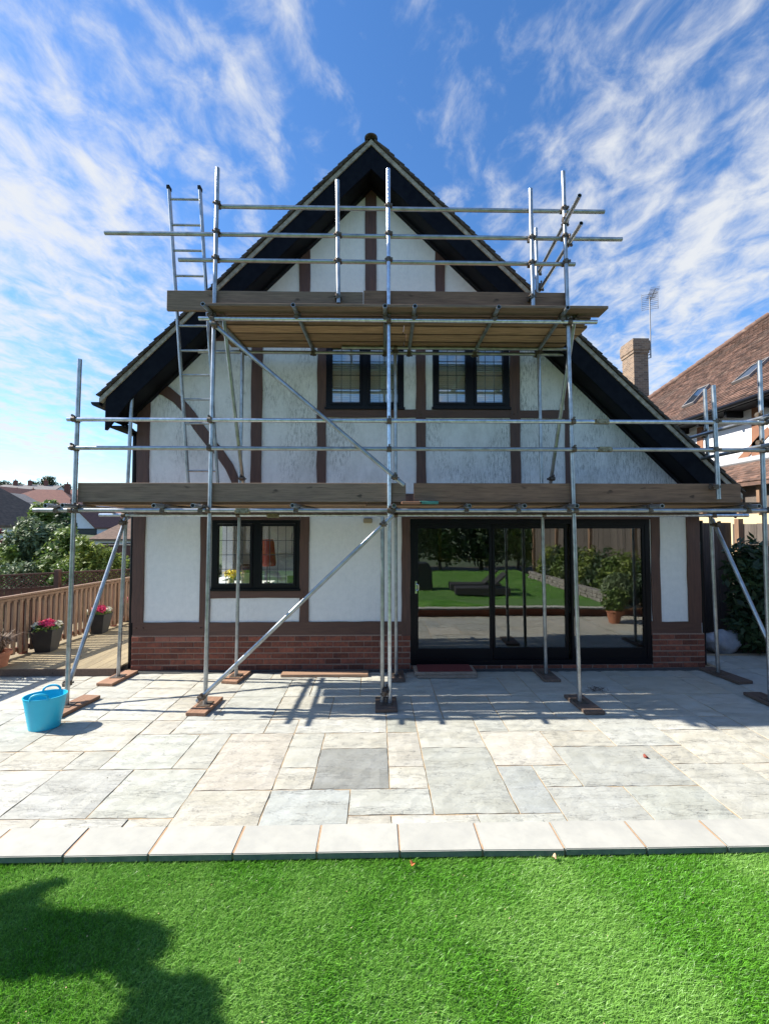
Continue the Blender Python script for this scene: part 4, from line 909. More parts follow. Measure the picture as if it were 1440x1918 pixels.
# planters
fol = M['leaf_dark']
def planter(p, lab, s=1.0, seed=1, rot=0):
    t = thing('flower_planter', lab, 'planter', p, rot, 'black planters of pink flowers on the decking')
    b = MB(); w0, w1, hh = .105*s, .165*s, .36*s
    v = [(-w0, -w0, 0), (w0, -w0, 0), (w0, w0, 0), (-w0, w0, 0), (-w1, -w1, hh), (w1, -w1, hh), (w1, w1, hh), (-w1, w1, hh)]
    k = w1-.018*s; v += [(-k, -k, hh), (k, -k, hh), (k, k, hh), (-k, k, hh), (-k, -k, hh*.88), (k, -k, hh*.88), (k, k, hh*.88), (-k, k, hh*.88)]
    f = [(3, 2, 1, 0)]+[(i, (i+1) % 4, 4+(i+1) % 4, 4+i) for i in range(4)]+[(4+i, 4+(i+1) % 4, 8+(i+1) % 4, 8+i) for i in range(4)]+[(8+i, 8+(i+1) % 4, 12+(i+1) % 4, 12+i) for i in range(4)]+[(12, 13, 14, 15)]
    b.add(v, f).build('pot', M['planter'], t)
    vv, ff = blob_leaves(500, [(0, 0, hh+.02*s, .18*s, .18*s, .07*s)], .035*s, seed); obj('foliage', np_mesh('foliage', vv, ff), M['leaf'], t)
    vv, ff = blob_leaves(700, [(0, 0, hh+.075*s, .13*s, .14*s, .075*s), (.05*s, -.06*s, hh+.08*s, .09*s, .08*s, .06*s)], .026*s, seed+1); obj('pink_flowers', np_mesh('pink_flowers', vv, ff), M['pink'], t)
    vv, ff = blob_leaves(420, [(-.13*s, -.05*s, hh+.06*s, .06*s, .07*s, .05*s), (.13*s, .03*s, hh+.065*s, .06*s, .08*s, .05*s), (-.04*s, .1*s, hh+.07*s, .06*s, .05*s, .05*s)], .026*s, seed+2); obj('cream_flowers', np_mesh('cream_flowers', vv, ff), M['cream'], t)
a = G(88, 1219, dz); planter(a, 'black tapered planter of pink and cream flowers, nearest of the three on the decking', 1.0, 11, R(8))
a = G(186, 1185, dz); planter(a, 'black tapered planter of pink and cream flowers seen between the pole and its slanting brace', 1.0, 21, R(5))
a = G(241, 1163, dz); planter((a.x, a.y, dz), 'farthest planter with pink flowers, half hidden by the house corner', 1.0, 31)
# terracotta pot with a spiky plant, left edge
a = G(-8, 1262, 0); tpot = thing('terracotta_pot', 'terracotta pot of arching bronze grass at the left edge of the paving', 'pot', (a.x, a.y, 0))
MB().lathe([(.001, 0), (.11, 0), (.16, .26), (.185, .265), (.185, .31), (.165, .31), (.15, .26), (.001, .25)], 24).build('pot', M['terracotta'], tpot, smooth=True)
M['bronze'] = mat('bronze_grass', (.16, .10, .06), .7, island=.4)
v = []; f = []
for i in range(240):
    an = random.uniform(0, 6.28); L_ = random.uniform(.28, .52); o = Vector((math.cos(an), math.sin(an), 0)); s_ = Vector((-o.y, o.x, 0))*.006; p0 = Vector((0, 0, .26))+o*.04; rr = random.uniform(.5, 1)
    pts = [p0, p0+o*L_*.25*rr+Vector((0, 0, L_*.45)), p0+o*L_*.6*rr+Vector((0, 0, L_*.6)), p0+o*L_*1.0*rr+Vector((0, 0, L_*.45))]; n = len(v)
    for q, wd in zip(pts, (1, .9, .6, .1)): v += [q-s_*wd, q+s_*wd]
    f += [(n+2*k, n+2*k+1, n+2*k+3, n+2*k+2) for k in range(3)]
obj('grass_leaves', mesh('grass_leaves', v, f), M['bronze'], tpot)

# trellis fence beyond the balustrade
tf = thing('trellis_fence', 'dark brown panel fence with diagonal trellis top behind the balustrade', 'fence', (-7.8, 8.9, -.5))
T0 = Vector((-9.6, 7.7, 0)); T1 = Vector((-5.6, 10.37, 0)); td = (T1-T0).normalized(); TO = -Vector(tf.location); LL = (T1-T0).length
npn = 3; pl = LL/npn
for i in range(npn+1):
    p = T0+td*pl*i; MB().bar(p+TO+Vector((0, 0, -.5)), p+TO+Vector((0, 0, 1.16)), .10, .10, up=(0, 1, 0)).build('post', M['trellis'], tf)
for i in range(npn):
    a = T0+td*(pl*i+.05); b = T0+td*(pl*(i+1)-.05)
    for zc in (1.09, .80): MB().bar(a+TO+Vector((0, 0, zc)), b+TO+Vector((0, 0, zc)), .04, .035).build('rail', M['trellis'], tf)
    nb = 11; L_ = (b-a).length
    for k in range(nb):
        c0 = a+td*(L_*k/nb+.003); c1 = a+td*(L_*(k+1)/nb-.003); MB().bar(c0+TO+Vector((0, 0, .14)), c1+TO+Vector((0, 0, .14)), .016, 1.28).build('panel_board', M['trellis'], tf)
    mbt = MB(); s_ = 0; h_ = .26
    while s_ < L_:
        for sg in (1, -1):
            a0, a1 = (s_, s_+h_) if sg > 0 else (s_+h_, s_)
            if a0 < 0 or a1 < 0 or a0 > L_ or a1 > L_: continue
            mbt.bar(a+td*a0+TO+Vector((0, 0, .815)), a+td*a1+TO+Vector((0, 0, 1.075)), .012+.004*sg, .022, up=(0, 1, 0))
        s_ += .078
    kind(mbt.build('trellis', M['trellis'], tf), 'stuff')

# ------------------------------------------------------------------ garden on the left
def px_shrub(px, py_top, Y, wpx, m, n, size, seed, lab, name='garden_shrub', cat='shrub', zb=-.5, lobes=7, group='shrubs beyond the trellis fence', stems=5):
    c = P(px, py_top, Y); rad = wpx*Y/F_PX/2; h = c.z-zb; rg = random.Random(seed); cl = []
    for i in range(lobes):
        a = rg.uniform(0, 6.28); r0 = rad*rg.uniform(.15, .62); rr = rad*rg.uniform(.34, .52); zz = h*rg.uniform(.45, .86)
        zz = min(zz, h-rr*.8); cl.append((math.cos(a)*r0, math.sin(a)*r0*.8, max(rr*.6, zz), rr, rr, min(rr*1.0, h*.4)))
    cl.append((0, 0, h*.45, rad*.75, rad*.7, h*.42)); cl.append((rg.uniform(-.2, .2)*rad, 0, h-rad*.32, rad*.35, rad*.35, rad*.32))
    return shrub(name, lab, cat, (c.x, Y, zb), cl, n, size, m, seed, group, stems=stems)
px_shrub(65, 966, 13.0, 130, M['leaf_grey'], 9000, .075, 41, 'large grey green shrub rising highest behind the trellis fence')
px_shrub(118, 985, 12.4, 120, M['leaf'], 9000, .07, 42, 'broad mid green shrub just left of the first scaffold pole')
px_shrub(165, 1003, 12.0, 90, M['leaf_lime'], 6500, .06, 43, 'yellow green feathery shrub between the scaffold pole and its brace')
px_shrub(205, 1024, 13.0, 80, M['leaf_lime'], 5000, .06, 44, 'low golden green shrub in front of the dark hedge near the house corner')
px_shrub(15, 1020, 12.0, 90, M['leaf'], 5500, .07, 45, 'low leafy green shrub over the trellis at the far left')
px_shrub(0, 990, 12.6, 40, M['leaf_red'], 2600, .06, 46, 'dark red leaved shrub at the left picture edge')
px_shrub(45, 1050, 11.2, 90, M['leaf_grey'], 3500, .055, 47, 'low pale leaved shrub right behind the trellis post')
px_shrub(120, 1046, 11.4, 110, M['leaf'], 4500, .055, 48, 'low bright green shrub along the trellis top')
t_ = px_shrub(100, 935, 24, 78, M['leaf'], 8500, .13, 49, 'bushy round green tree standing before the white house', 'garden_tree', 'tree', stems=1, group=None)
px_shrub(118, 958, 21, 60, M['leaf_dark'], 5000, .12, 50, 'dark evergreen tree between the round green tree and the pole', 'garden_tree', 'tree', stems=1, group=None)
# clipped hedge
hd = thing('hedge', 'dark clipped hedge at the bottom of the garden by the house corner', 'hedge', P(225, 1040, 17)); 
v1, f1 = blob_leaves(9000, [(x_, 0, -.8, .9, .5, .75) for x_ in (-2.2, -1.4, -.6, .2, 1.0, 1.8, 2.6, 3.4)], .09, 60); obj('foliage', np_mesh('foliage', v1, f1), M['leaf_dark'], hd)

# houses on the hillside
M['render_w'] = mat('white_render', (.74, .75, .76), .9, var=(.68, .69, .70), scale=2); M['roof_b'] = mat('brown_roof', (.20, .125, .085), .9, var=(.11, .07, .05), scale=3.2, vscale=(1, 1, 3)); M['roof_r'] = mat('red_roof', (.20, .085, .06), .9, var=(.13, .055, .045), scale=2.2, vscale=(1, 1, 4)); M['roof_g'] = mat('grey_roof', (.22, .20, .19), .9, var=(.15, .14, .13), scale=2.2, vscale=(1, 1, 4))
M['win_far'] = mat('far_window', (.03, .04, .05), .15); M['brick_far'] = mat('far_brick', (.19, .085, .06), .9, var=(.13, .055, .045), scale=6)
def gable_house(lab, loc, wx, dy, ez, rz, rot=0, wall='render_w', roof='roof_b', hip=0.0, chim=(), wins=(), axis='x', group='houses on the far hillside', oh=.35):
    """wx width, dy depth, ez eaves height, rz ridge height; axis of the ridge"""
    t = thing('hillside_house', lab, 'house', loc, rot, group); hx_, hy = wx/2, dy/2
    b = MB().box(-hx_, hx_, -hy, hy, -2.5, ez)
    if hip == 0:
        if axis == 'y': b.add([(-hx_, -hy, ez), (hx_, -hy, ez), (0, -hy, rz-.1)], [(0, 1, 2)])
        else: b.add([(-hx_, -hy, ez), (-hx_, hy, ez), (-hx_, 0, rz-.1), (hx_, -hy, ez), (hx_, hy, ez), (hx_, 0, rz-.1)], [(0, 2, 1), (3, 4, 5)])
    b.build('wall', M[wall], t)
    ax, ay = hx_+oh, hy+oh; e0 = ez-oh*.6; r = MB()
    if axis == 'x':
        q = ax-hip; v = [(-ax, -ay, e0), (ax, -ay, e0), (ax, ay, e0), (-ax, ay, e0), (-q, 0, rz), (q, 0, rz)]; f = [(0, 1, 5, 4), (2, 3, 4, 5), (1, 2, 5), (3, 0, 4)]
        if hip == 0: f = f[:2]
    else:
        q = ay-hip; v = [(-ax, -ay, e0), (ax, -ay, e0), (ax, ay, e0), (-ax, ay, e0), (0, -q, rz), (0, q, rz)]; f = [(1, 2, 5, 4), (3, 0, 4, 5), (0, 1, 4), (2, 3, 5)]
        if hip == 0: f = f[:2]
    v += [(a, b_, c-.16) for a, b_, c in v]; f2 = [tuple(reversed([i+6 for i in q_])) for q_ in f]
    # close the rim
    f += f2+[(0, 6, 7, 1), (1, 7, 8, 2), (2, 8, 9, 3), (3, 9, 6, 0)]
    if hip == 0 and axis == 'y': f = [q_ for q_ in f if q_ not in ((0, 6, 7, 1), (2, 8, 9, 3))]+[(0, 6, 10, 4), (4, 10, 7, 1), (3, 5, 11, 9), (5, 2, 8, 11)]
    ro = r.add(v, f).build('roof', M[roof], t)
    for (cx_, cy_, h_) in chim:
        c = MB().box(cx_-.35, cx_+.35, cy_-.3, cy_+.3, ez, rz+h_).box(cx_-.4, cx_+.4, cy_-.35, cy_+.35, rz+h_-.25, rz+h_-.1).build('chimney', M['brick_far'], t)
        MB().cyl((cx_, cy_, rz+h_), (cx_, cy_, rz+h_+.35), .12, .10, 8).build('chimney_pot', M['terracotta'], c)
    for (x0_, x1_, z0_, z1_) in wins:
        wn = MB().box(x0_, x1_, -hy-.03, -hy+.05, z0_, z1_).build('window', M['win_far'], t)
        fm = MB().box(x0_-.05, x0_+.02, -hy-.06, -hy-.0, z0_, z1_).box(x1_-.02, x1_+.05, -hy-.06, -hy, z0_, z1_).box(x0_+.02, x1_-.02, -hy-.06, -hy, z1_-.04, z1_+.05).box(x0_+.02, x1_-.02, -hy-.06, -hy, z0_-.05, z0_+.04).build('frame', M['upvc'], wn)
    return t
def hloc(px, Y, z): p = P(px, 950, Y); return (p.x, Y, z)
# bungalow, left edge: eaves y 978, ridge y 930
Y = 30; p1 = P(-30, 978, Y); e = p1.z; rr_ = P(-10, 930, Y).z
gh = gable_house('white bungalow with a steep brown tiled hip roof at the left picture edge', (P(-75, 950, Y).x, Y+2.5, 0), 6.2, 6, e, rr_+.9, 0, 'render_w', 'roof_b', hip=3.0, axis='x')
q = P(12, 1000, Y); MB().cyl((q.x-gh.location.x, -3.06, -1), (q.x-gh.location.x, -3.06, e-.1), .06, .06, 8).build('downpipe', M['upvc'], gh)
Y = 58; gable_house('white gabled house with black glazed doors right of the first scaffold pole', hloc(172, Y, 0), 5.4, 7, P(160, 985, Y).z, P(150, 946, Y).z, 0, 'render_w', 'roof_r', axis='y', wins=((-1.2, -.2, 1.0, 2.0), (.2, 3.0, -.8, 1.9), (-1.2, .2, 3.2, 3.9)))
Y = 46; gable_house('low house with a mottled brown hip roof beside our house corner', hloc(268, Y, 0), 5.6, 7, P(215, 1004, Y).z, P(235, 965, Y).z, 0, 'render_w', 'roof_b', hip=2.6, axis='x', wins=((-2.2, -.4, -.3, .5), (.4, 1.6, -.3, .5)))
Y = 72; gable_house('house with a broad red brown hip roof above the round green tree', hloc(92, Y, 0), 11, 9, P(70, 945, Y).z, P(90, 917, Y).z, R(14), 'render_w', 'roof_r', hip=4, axis='x', chim=((2.6, 0, 1.0),), wins=((-3.8, -2.4, 3.2, 4.4),))
Y = 80; gable_house('house with a wide dark red roof running behind the first scaffold pole', hloc(200, Y, 0), 14, 8, P(150, 968, Y).z, P(170, 938, Y).z, R(-10), 'render_w', 'roof_r', hip=3, axis='x', chim=((-2.6, 0, .9),))
Y = 88; gable_house('brick house with a small front gable at the top left', hloc(22, Y, 0), 8, 8, P(20, 938, Y).z, P(20, 913, Y).z, R(-8), 'brick_far', 'roof_r', axis='y', wins=((-1, .2, 5.6, 6.6),))
Y = 55; gable_house('pale gabled roof house in front of the brick house on the left', hloc(5, Y, 0), 4.6, 6, P(10, 940, Y).z, P(10, 922, Y).z, 0, 'brick_far', 'roof_g', axis='y')
Y = 110; gable_house('long grey roofed terrace with three brick chimneys on the skyline', hloc(65, Y, 0), 12.5, 8, P(60, 924, Y).z, P(60, 909, Y).z, R(4), 'render_w', 'roof_g', axis='x', chim=((-4.6, 0, 1.2), (-1.2, 0, 1.2), (2.6, 0, 1.2)))
Y = 118; gable_house('distant red roofed house right of the three skyline chimneys', hloc(125, Y, 0), 14, 8, P(120, 929, Y).z, P(125, 917, Y).z, R(-5), 'brick_far', 'roof_r', axis='x', chim=((0, 0, .9),))
Y = 100; gable_house('distant brown roofed house farthest left on the skyline', hloc(-12, Y, 0), 10, 8, P(0, 925, Y).z, P(0, 913, Y).z, 0, 'brick_far', 'roof_b', axis='x')
Y = 62; gable_house('small house with a reddish roof half hidden by the round green tree', hloc(128, Y, 0), 5.0, 6, P(120, 962, Y).z, P(120, 944, Y).z, R(8), 'render_w', 'roof_b', hip=2.0, axis='x', chim=((.8, 0, .7),), wins=((-1.5, -.5, 1.2, 2.2),))
Y = 128; gable_house('farthest pale roofed house by the tallest skyline tree', hloc(40, Y, 0), 10, 8, P(40, 917, Y).z, P(40, 908, Y).z, 0, 'brick_far', 'roof_g', axis='x', chim=((-2, 0, .8),))
Y = 96; gable_house('red roofed house just above the brown bungalow roof', hloc(48, Y, 0), 9, 8, P(50, 936, Y).z, P(50, 921, Y).z, R(6), 'render_w', 'roof_r', axis='y', chim=((1.5, 0, .6),), wins=((-1.2, .2, 5.0, 6.2),))
def sky_tree(px, top, Y, wpx, m, seed, lab, n=3500, size=.35): return px_shrub(px, top, Y, wpx, m, n, size, seed, lab, 'skyline_tree', 'tree', zb=land_h(P(px, 950, Y).x, Y)-.3, lobes=9, group='trees on the skyline', stems=1)
sky_tree(8, 900, 130, 46, M['leaf_dark'], 71, 'low dark rounded tree on the skyline at the far left')
sky_tree(92, 891, 135, 44, M['leaf_dark'], 72, 'tallest skyline tree, above the terrace chimneys', 3200)
sky_tree(65, 900, 135, 26, M['leaf_dark'], 73, 'thin small tree left of the tallest skyline tree', 1300)
sky_tree(120, 908, 130, 26, M['leaf_dark'], 74, 'low tree right of the tallest skyline tree', 1500)
sky_tree(150, 916, 125, 40, M['leaf_dark'], 76, 'small rounded tree directly behind the leftmost scaffold pole', 1500)
sky_tree(40, 903, 140, 22, M['leaf_dark'], 77, 'small dark tree between the far left tree and the terrace chimneys', 1200)
sky_tree(210, 925, 120, 120, M['leaf_dark'], 75, 'broad low tree behind the boards near the house corner', 3500)
# clipped fence line far garden
lb = thing('garden_wall', 'low pinkish garden wall beyond the dark hedge', 'wall', P(200, 1022, 22)); MB().box(-2.5, 4, 0, .2, -.9, .0).build('wall_body', M['brick_far'], lb); MB().box(-2.55, 4.05, -.05, .25, .001, .06).build('coping', M['step'], lb)

# ------------------------------------------------------------------ right-hand neighbour
nb_ = thing('neighbour_house', 'neighbouring house with a mottled clay tiled roof and orange brown timbers', 'house', (8.4, 12, 0)); NO = Matrix.Translation(-Vector(nb_.location))
def np_(o): o.parent = nb_; o.matrix_parent_inverse = NO; return o
M['ntile'] = mat('neighbour_clay_tile', (.175, .098, .068), .9, var=(.10, .06, .045), scale=9, bump=(.4, .01), island=.55, coord='Object')
layer(M['ntile'], (.10, .075, .06), .8, (1, 1, 1), .52, .66, amount=.6)
layer(M['ntile'], (.36, .26, .19), 3.0, (1, 1, 1), .60, .72, amount=.6)
tp_ = .84; EX, EZ, EY = 7.95, 4.84, 18.76
def roof_pt(x, y): return EZ+(x-EX)*tp_
# tiles of the near slope, one small mesh per tile is past the limit: kept as one piece of stuff
v = []; f = []; gauge = .105; tw = .168; cs = 1/math.sqrt(1+tp_*tp_); ncourse = 66
for i in range(ncourse):
    s = i*gauge; x = EX+s*cs; yend = EY-(x-EX); y = 6.6+(tw/2 if i % 2 else 0)
    while y < yend-tw*.3:
        n = len(v); l0 = s-.012; l1 = s+gauge+.02; h0 = .034+random.uniform(-.004, .006); h1 = .012; j1 = random.uniform(-.006, .006)
        def pt(l, yy, h): return (EX+l*cs-h*tp_*cs, yy, EZ+l*cs*tp_+h*cs)
        l0 += j1
        v += [pt(l0, y+.002, h0), pt(l0, y+tw-.002, h0), pt(l1, y+tw-.002, h1), pt(l1, y+.002, h1), pt(l0, y+.002, h0-.022), pt(l0, y+tw-.002, h0-.022)]
        f += [(n, n+3, n+2, n+1), (n+4, n, n+1, n+5)]
        y += tw
nt_ = np_(obj('roof_tiles', mesh('roof_tiles', v, f), M['ntile'])); kind(nt_, 'stuff')
rt = 13.0
base = MB(); z_r = EZ+(rt-EX)*tp_
base.add([(EX, 6.0, EZ), (EX, EY, EZ), (rt, EY-(rt-EX), z_r), (rt, 6.0, z_r)], [(0, 3, 2, 1)])      # near slope
base.add([(EX, EY, EZ), (2*rt-EX, EY, EZ), (rt, EY-(rt-EX), z_r)], [(0, 1, 2)])
base.add([(2*rt-EX, EY, EZ), (2*rt-EX, 6.0, EZ), (rt, 6.0, z_r), (rt, EY-(rt-EX), z_r)], [(0, 1, 2, 3)])
np_(base.build('roof', M['ntile']))
# hip tiles
ht = MB(); 
for i in range(26):
    t0 = i/26; t1 = (i+1.12)/26; a = Vector((EX, EY, EZ+.04)).lerp(Vector((rt, EY-(rt-EX), z_r+.04)), t0); b = Vector((EX, EY, EZ+.04)).lerp(Vector((rt, EY-(rt-EX), z_r+.04)), t1)
    np_(MB().cyl(a, b, .125, .105, 10).build('hip_tile', M['ntile'], smooth=True))
nw = MB().box(8.40, 17.6, 6.6, 18.3, -.5, EZ+.15); np_(nw.build('wall', M['render_w']))
np_(MB().box(EX-.02, 8.4, 6.2, EY, EZ-.10, EZ-.02).build('soffit', M['black']))
gm = MB().cyl((EX-.05, 6.2, EZ-.03), (EX-.05, EY, EZ-.03), .055, .055, 12); np_(gm.build('gutter', M['upvc'], smooth=True))
for i in range(14): np_(MB().box(8.0, 8.398, 7.0+i*.85, 7.07+i*.85, EZ-.24, EZ-.101).build('rafter_end', M['black']))
M['ntimber'] = mat('orange_brown_timber', (.30, .14, .075), .7, var=(.22, .10, .06), scale=8, vscale=(1, 1, .3))
def ntim(pa, pb, wd): a = PX(*pa, 8.385); b = PX(*pb, 8.385); np_(MB().bar((8.385, a.y, a.z), (8.385, b.y, b.z), .03, wd, up=(1, 0, 0)).build('timber', M['ntimber'])) if False else None
def ntim(pa, pb, wd):
    a = PX(*pa, 8.385); b = PX(*pb, 8.385); d = (b-a).normalized(); nrm = Vector((1, 0, 0)); s = d.cross(nrm).normalized()*wd/2
    v = [a+s, b+s, b-s, a-s]; v = [Vector((8.380, q.y, q.z)) for q in v]+[Vector((8.399, q.y, q.z)) for q in v]
    m_ = MB().add(v, [(3, 2, 1, 0), (4, 5, 6, 7), (0, 1, 5, 4), (1, 2, 6, 5), (2, 3, 7, 6), (3, 0, 4, 7)]); o = np_(m_.build('timber', M['ntimber']))
    bm = bmesh.new(); bm.from_mesh(o.data); bmesh.ops.recalc_face_normals(bm, faces=bm.faces); bm.to_mesh(o.data); bm.free()
ntim((1415, 740), (1415, 862), .22); ntim((1440, 805), (1376, 872), .17); ntim((1310, 800), (1310, 880), .2); ntim((1440, 858), (1350, 874), .14)
# skylights
def skylight(c4, lab):
    pts = []
    n_ = Vector((-tp_, 0, 1)).normalized()
    for px, py in c4:
        d = ray(px, py); o = Vector((0, 0, CH)); P0 = Vector((EX, 10, EZ))+n_*.03; t = (P0-o).dot(n_)/d.dot(n_); pts.append(o+d*t)
    c = sum(pts, Vector())/4
    b = MB(); up = n_*.07; 
    v = [q for q in pts]+[q+up for q in pts]+[q.lerp(c, .13)+up for q in pts]+[q.lerp(c, .13)+up*.8 for q in pts]
    f = []
    for i in range(4):
        j = (i+1) % 4; f += [(i, j, 4+j, 4+i), (4+i, 4+j, 8+j, 8+i), (8+i, 8+j, 12+j, 12+i)]
    wn = b.add(v, f).build('skylight', M['roof_g']); np_(wn); wn['label'] = lab
    MB().add([q.lerp(c, .13)+up*.78 for q in pts], [(0, 1, 2, 3)]).build('pane', M['win_sky'], wn)
M['win_sky'] = mat('skylight_glass', (.03, .05, .08), .02, spec=1.0); nodes(M['win_sky'])[2].inputs['Metallic'].default_value = .5; nodes(M['win_sky'])[2].inputs['Base Color'].default_value = (.4, .5, .6, 1)
skylight([(1278, 766), (1300, 757), (1331, 722), (1309, 731)], 'smaller skylight lower left on the neighbour roof'); skylight([(1371, 722), (1405, 707), (1444, 671), (1411, 687)], 'skylight cut by the right picture edge')
# lean-to
lt = MB(); v = []; f = []
for i in range(9):
    for k in range(22):
        y = 7.3+k*.168+(.084 if i % 2 else 0); s = i*.107; n = len(v); X_ = 7.55+s*.82; Z_ = 3.02+s*.57
        v += [(X_-.012, y+.002, Z_+.02), (X_-.012, y+.166, Z_+.02), (X_+.1, y+.166, Z_+.075), (X_+.1, y+.002, Z_+.075), (X_-.012, y+.002, Z_), (X_-.012, y+.166, Z_)]; f += [(n, n+3, n+2, n+1), (n+4, n, n+1, n+5)]
np_(kind(obj('lean_to_tiles', mesh('lean_to_tiles', v, f), M['ntile']), 'stuff'))
np_(MB().prism([(7.55, 3.0), (8.38, 3.57), (8.38, 3.50), (7.55, 2.93)], 7.3, 11.1).build('lean_to_roof', M['ntile']))
M['flash'] = mat('lead_flashing', (.32, .33, .34), .6); np_(MB().prism([(8.22, 3.55), (8.385, 3.68), (8.385, 3.64), (8.24, 3.52)], 7.3, 11.1).build('flashing', M['flash']))
np_(MB().box(7.70, 7.78, 7.3, 11.1, -.4, 2.36).build('lean_to_wall', mat('cream_render', (.62, .50, .30), .9)))
for i in range(8): np_(MB().box(7.66, 7.74, 7.4+i*.5, 7.47+i*.5, 2.361, 2.95).build('lean_to_post', M['rail']))
np_(MB().box(7.80, 7.84, 7.3, 11.1, 2.361, 2.95).build('lean_to_boarding', M['fence']))
# chimney
cy = 17.5; c1 = P(1187, 700, cy); c2 = P(1214, 700, cy); ctop = P(1190, 634, cy).z; wd = c2.x-c1.x; dp_ = cy*.048
M['chim'] = mat('chimney_brick', (.36, .25, .17), .9, var=(.22, .15, .11), scale=9, bump=(.5, .01), coord='Object')
def brickmat():
    m = M['chim']; N, L, b = nodes(m); tc = N.new('ShaderNodeTexCoord'); mp = N.new('ShaderNodeMapping')
    sp_ = N.new('ShaderNodeSeparateXYZ'); cb = N.new('ShaderNodeCombineXYZ'); ad = N.new('ShaderNodeMath'); ad.operation = 'ADD'; L.new(tc.outputs['Object'], sp_.inputs[0]); L.new(sp_.outputs[0], ad.inputs[0]); L.new(sp_.outputs[1], ad.inputs[1]); L.new(ad.outputs[0], cb.inputs[0]); L.new(sp_.outputs[2], cb.inputs[1])
    br = N.new('ShaderNodeTexBrick'); br.inputs['Scale'].default_value = 1; br.inputs['Brick Width'].default_value = .225; br.inputs['Row Height'].default_value = .075; br.inputs['Mortar Size'].default_value = .008
    br.inputs['Color1'].default_value = (.26, .17, .11, 1); br.inputs['Color2'].default_value = (.09, .06, .045, 1); br.inputs['Mortar'].default_value = (.30, .25, .19, 1); L.new(cb.outputs[0], br.inputs['Vector'])
    src = b.inputs['Base Color'].links[0].from_socket; mx = N.new('ShaderNodeMix'); mx.data_type = 'RGBA'; mx.inputs[0].default_value = .75; L.new(src, mx.inputs[6]); L.new(br.outputs[0], mx.inputs[7]); L.new(mx.outputs[2], b.inputs['Base Color'])
brickmat()
chm = MB().box(c1.x, c2.x, cy, cy+dp_, 4, ctop-.62).box(c1.x-.035, c2.x+.035, cy-.035, cy+dp_+.035, ctop-.619, ctop-.50).box(c1.x-.06, c2.x+.06, cy-.06, cy+dp_+.06, ctop-.499, ctop-.10).box(c1.x-.03, c2.x+.03, cy-.03, cy+dp_+.03, ctop-.099, ctop); chm_o = np_(chm.build('chimney', M['chim']))
# aerial on the chimney
m0 = P(1218, 670, cy-.05); m1 = P(1216, 556, cy-.05); ar = MB().cyl(m0, m1, .026, .022, 8); ar.cyl(m0+Vector((0, 0, .15)), Vector((c2.x, cy+.1, m0.z+.15)), .02, .02, 6); ar.cyl(m0+Vector((-.02, 0, -.0)), Vector((c2.x-.1, cy+.1, m0.z)), .02, .02, 6)
ant = MB(); mm = m1-Vector((0, 0, .20)); bd = Vector((-.35, -.9, .05)).normalized(); sd_ = Vector((.93, -.36, 0)).normalized()
ant.cyl(mm-bd*.1, mm+bd*.95, .014, .014, 6)
for k in range(9): q = mm+bd*(.12+k*.10); ant.cyl(q-sd_*.17, q+sd_*.17, .007, .007, 5); ant.cyl(q-sd_*.16+Vector((0, 0, .07)), q+sd_*.16+Vector((0, 0, .07)), .006, .006, 5)
for k in range(-4, 5): q = mm-bd*.02+Vector((0, 0, k*.08)); ant.cyl(q-sd_*.30, q+sd_*.30, .008, .008, 5)
for s in (-.30, 0, .30): ant.cyl(mm+sd_*s-Vector((0, 0, .36)), mm+sd_*s+Vector((0, 0, .36)), .008, .008, 5)
aer = thing('tv_aerial', 'television aerial on a thin mast fixed to the neighbouring chimney', 'aerial', m0); AO = Matrix.Translation(-m0)
for nm, bb_ in (('mast', ar), ('antenna', ant)): o = bb_.build(nm, M['aerial']); o.parent = aer; o.matrix_parent_inverse = AO

# fence, shrub and sack at the right side passage
rf = thing('wooden_fence', 'tall weathered board fence closing the side passage on the right', 'fence', (6.2, 8.6, 0)); RO = -Vector(rf.location); x = 5.02
while x < 7.18: MB().box(-.066, .066, -.012, .012, -.03, 2.17+random.uniform(-.01, .01)).build('fence_board', M['fence'], rf, loc=Vector((x+.07, 8.6+random.uniform(-.004, .004), 0))+RO); x += .138
for z in (.5, 1.8): MB().box(-1.2, 1.0, .014, .06, z, z+.09).build('rail', M['fence'], rf)
sf = thing('boundary_fence', 'long weathered board fence along the right side of the garden', 'fence', (7.2, 2, 0)); y = -6.6; fbm = MB().box(-.012, .012, -.066, .066, -.03, 2.15); me_f = mesh('fence_board', fbm.v, fbm.f); me_f.materials.append(M['fence'])
while y < 8.55: obj('fence_board', me_f, None, sf, (random.uniform(-.004, .004), y-2, random.uniform(-.01, .01))); y += .138
for y in (-6.5, -4, -1.5, 1, 3.5, 6, 8.3): MB().box(-.11, -.014, -.05, .05, -.1, 2.25).build('post', M['rail'], sf, loc=(0, y-2, 0))
shrub('side_shrub', 'dense dark green shrub in shade at the right picture edge', 'shrub', (6.45, 7.15, -.03), [(0, 0, 1.0, .48, .4, .85), (.25, -.1, 1.35, .45, .4, .5), (-.15, 0, 1.45, .35, .3, .45), (.35, -.15, .55, .5, .4, .5), (-.2, -.05, .45, .35, .35, .4)], 5200, .075, M['leaf_dark'], 81)
def sack():
    bm = bmesh.new(); bmesh.ops.create_icosphere(bm, subdivisions=4, radius=1); rg = random.Random(3)
    from mathutils import noise
    for v in bm.verts:
        c = v.co; k = 1+.22*noise.noise(c*1.7)+.10*noise.noise(c*4.1+Vector((3, 1, 2))); c *= k; c.x *= .30+.08*c.z; c.y *= .17; c.z = max(-.17, c.z*.20)+.17; c.x += .15*max(0, c.z-.2)
    me = bpy.data.meshes.new('rubble_sack'); bm.to_mesh(me); bm.free(); me.polygons.foreach_set('use_smooth', [True]*len(me.polygons)); return me
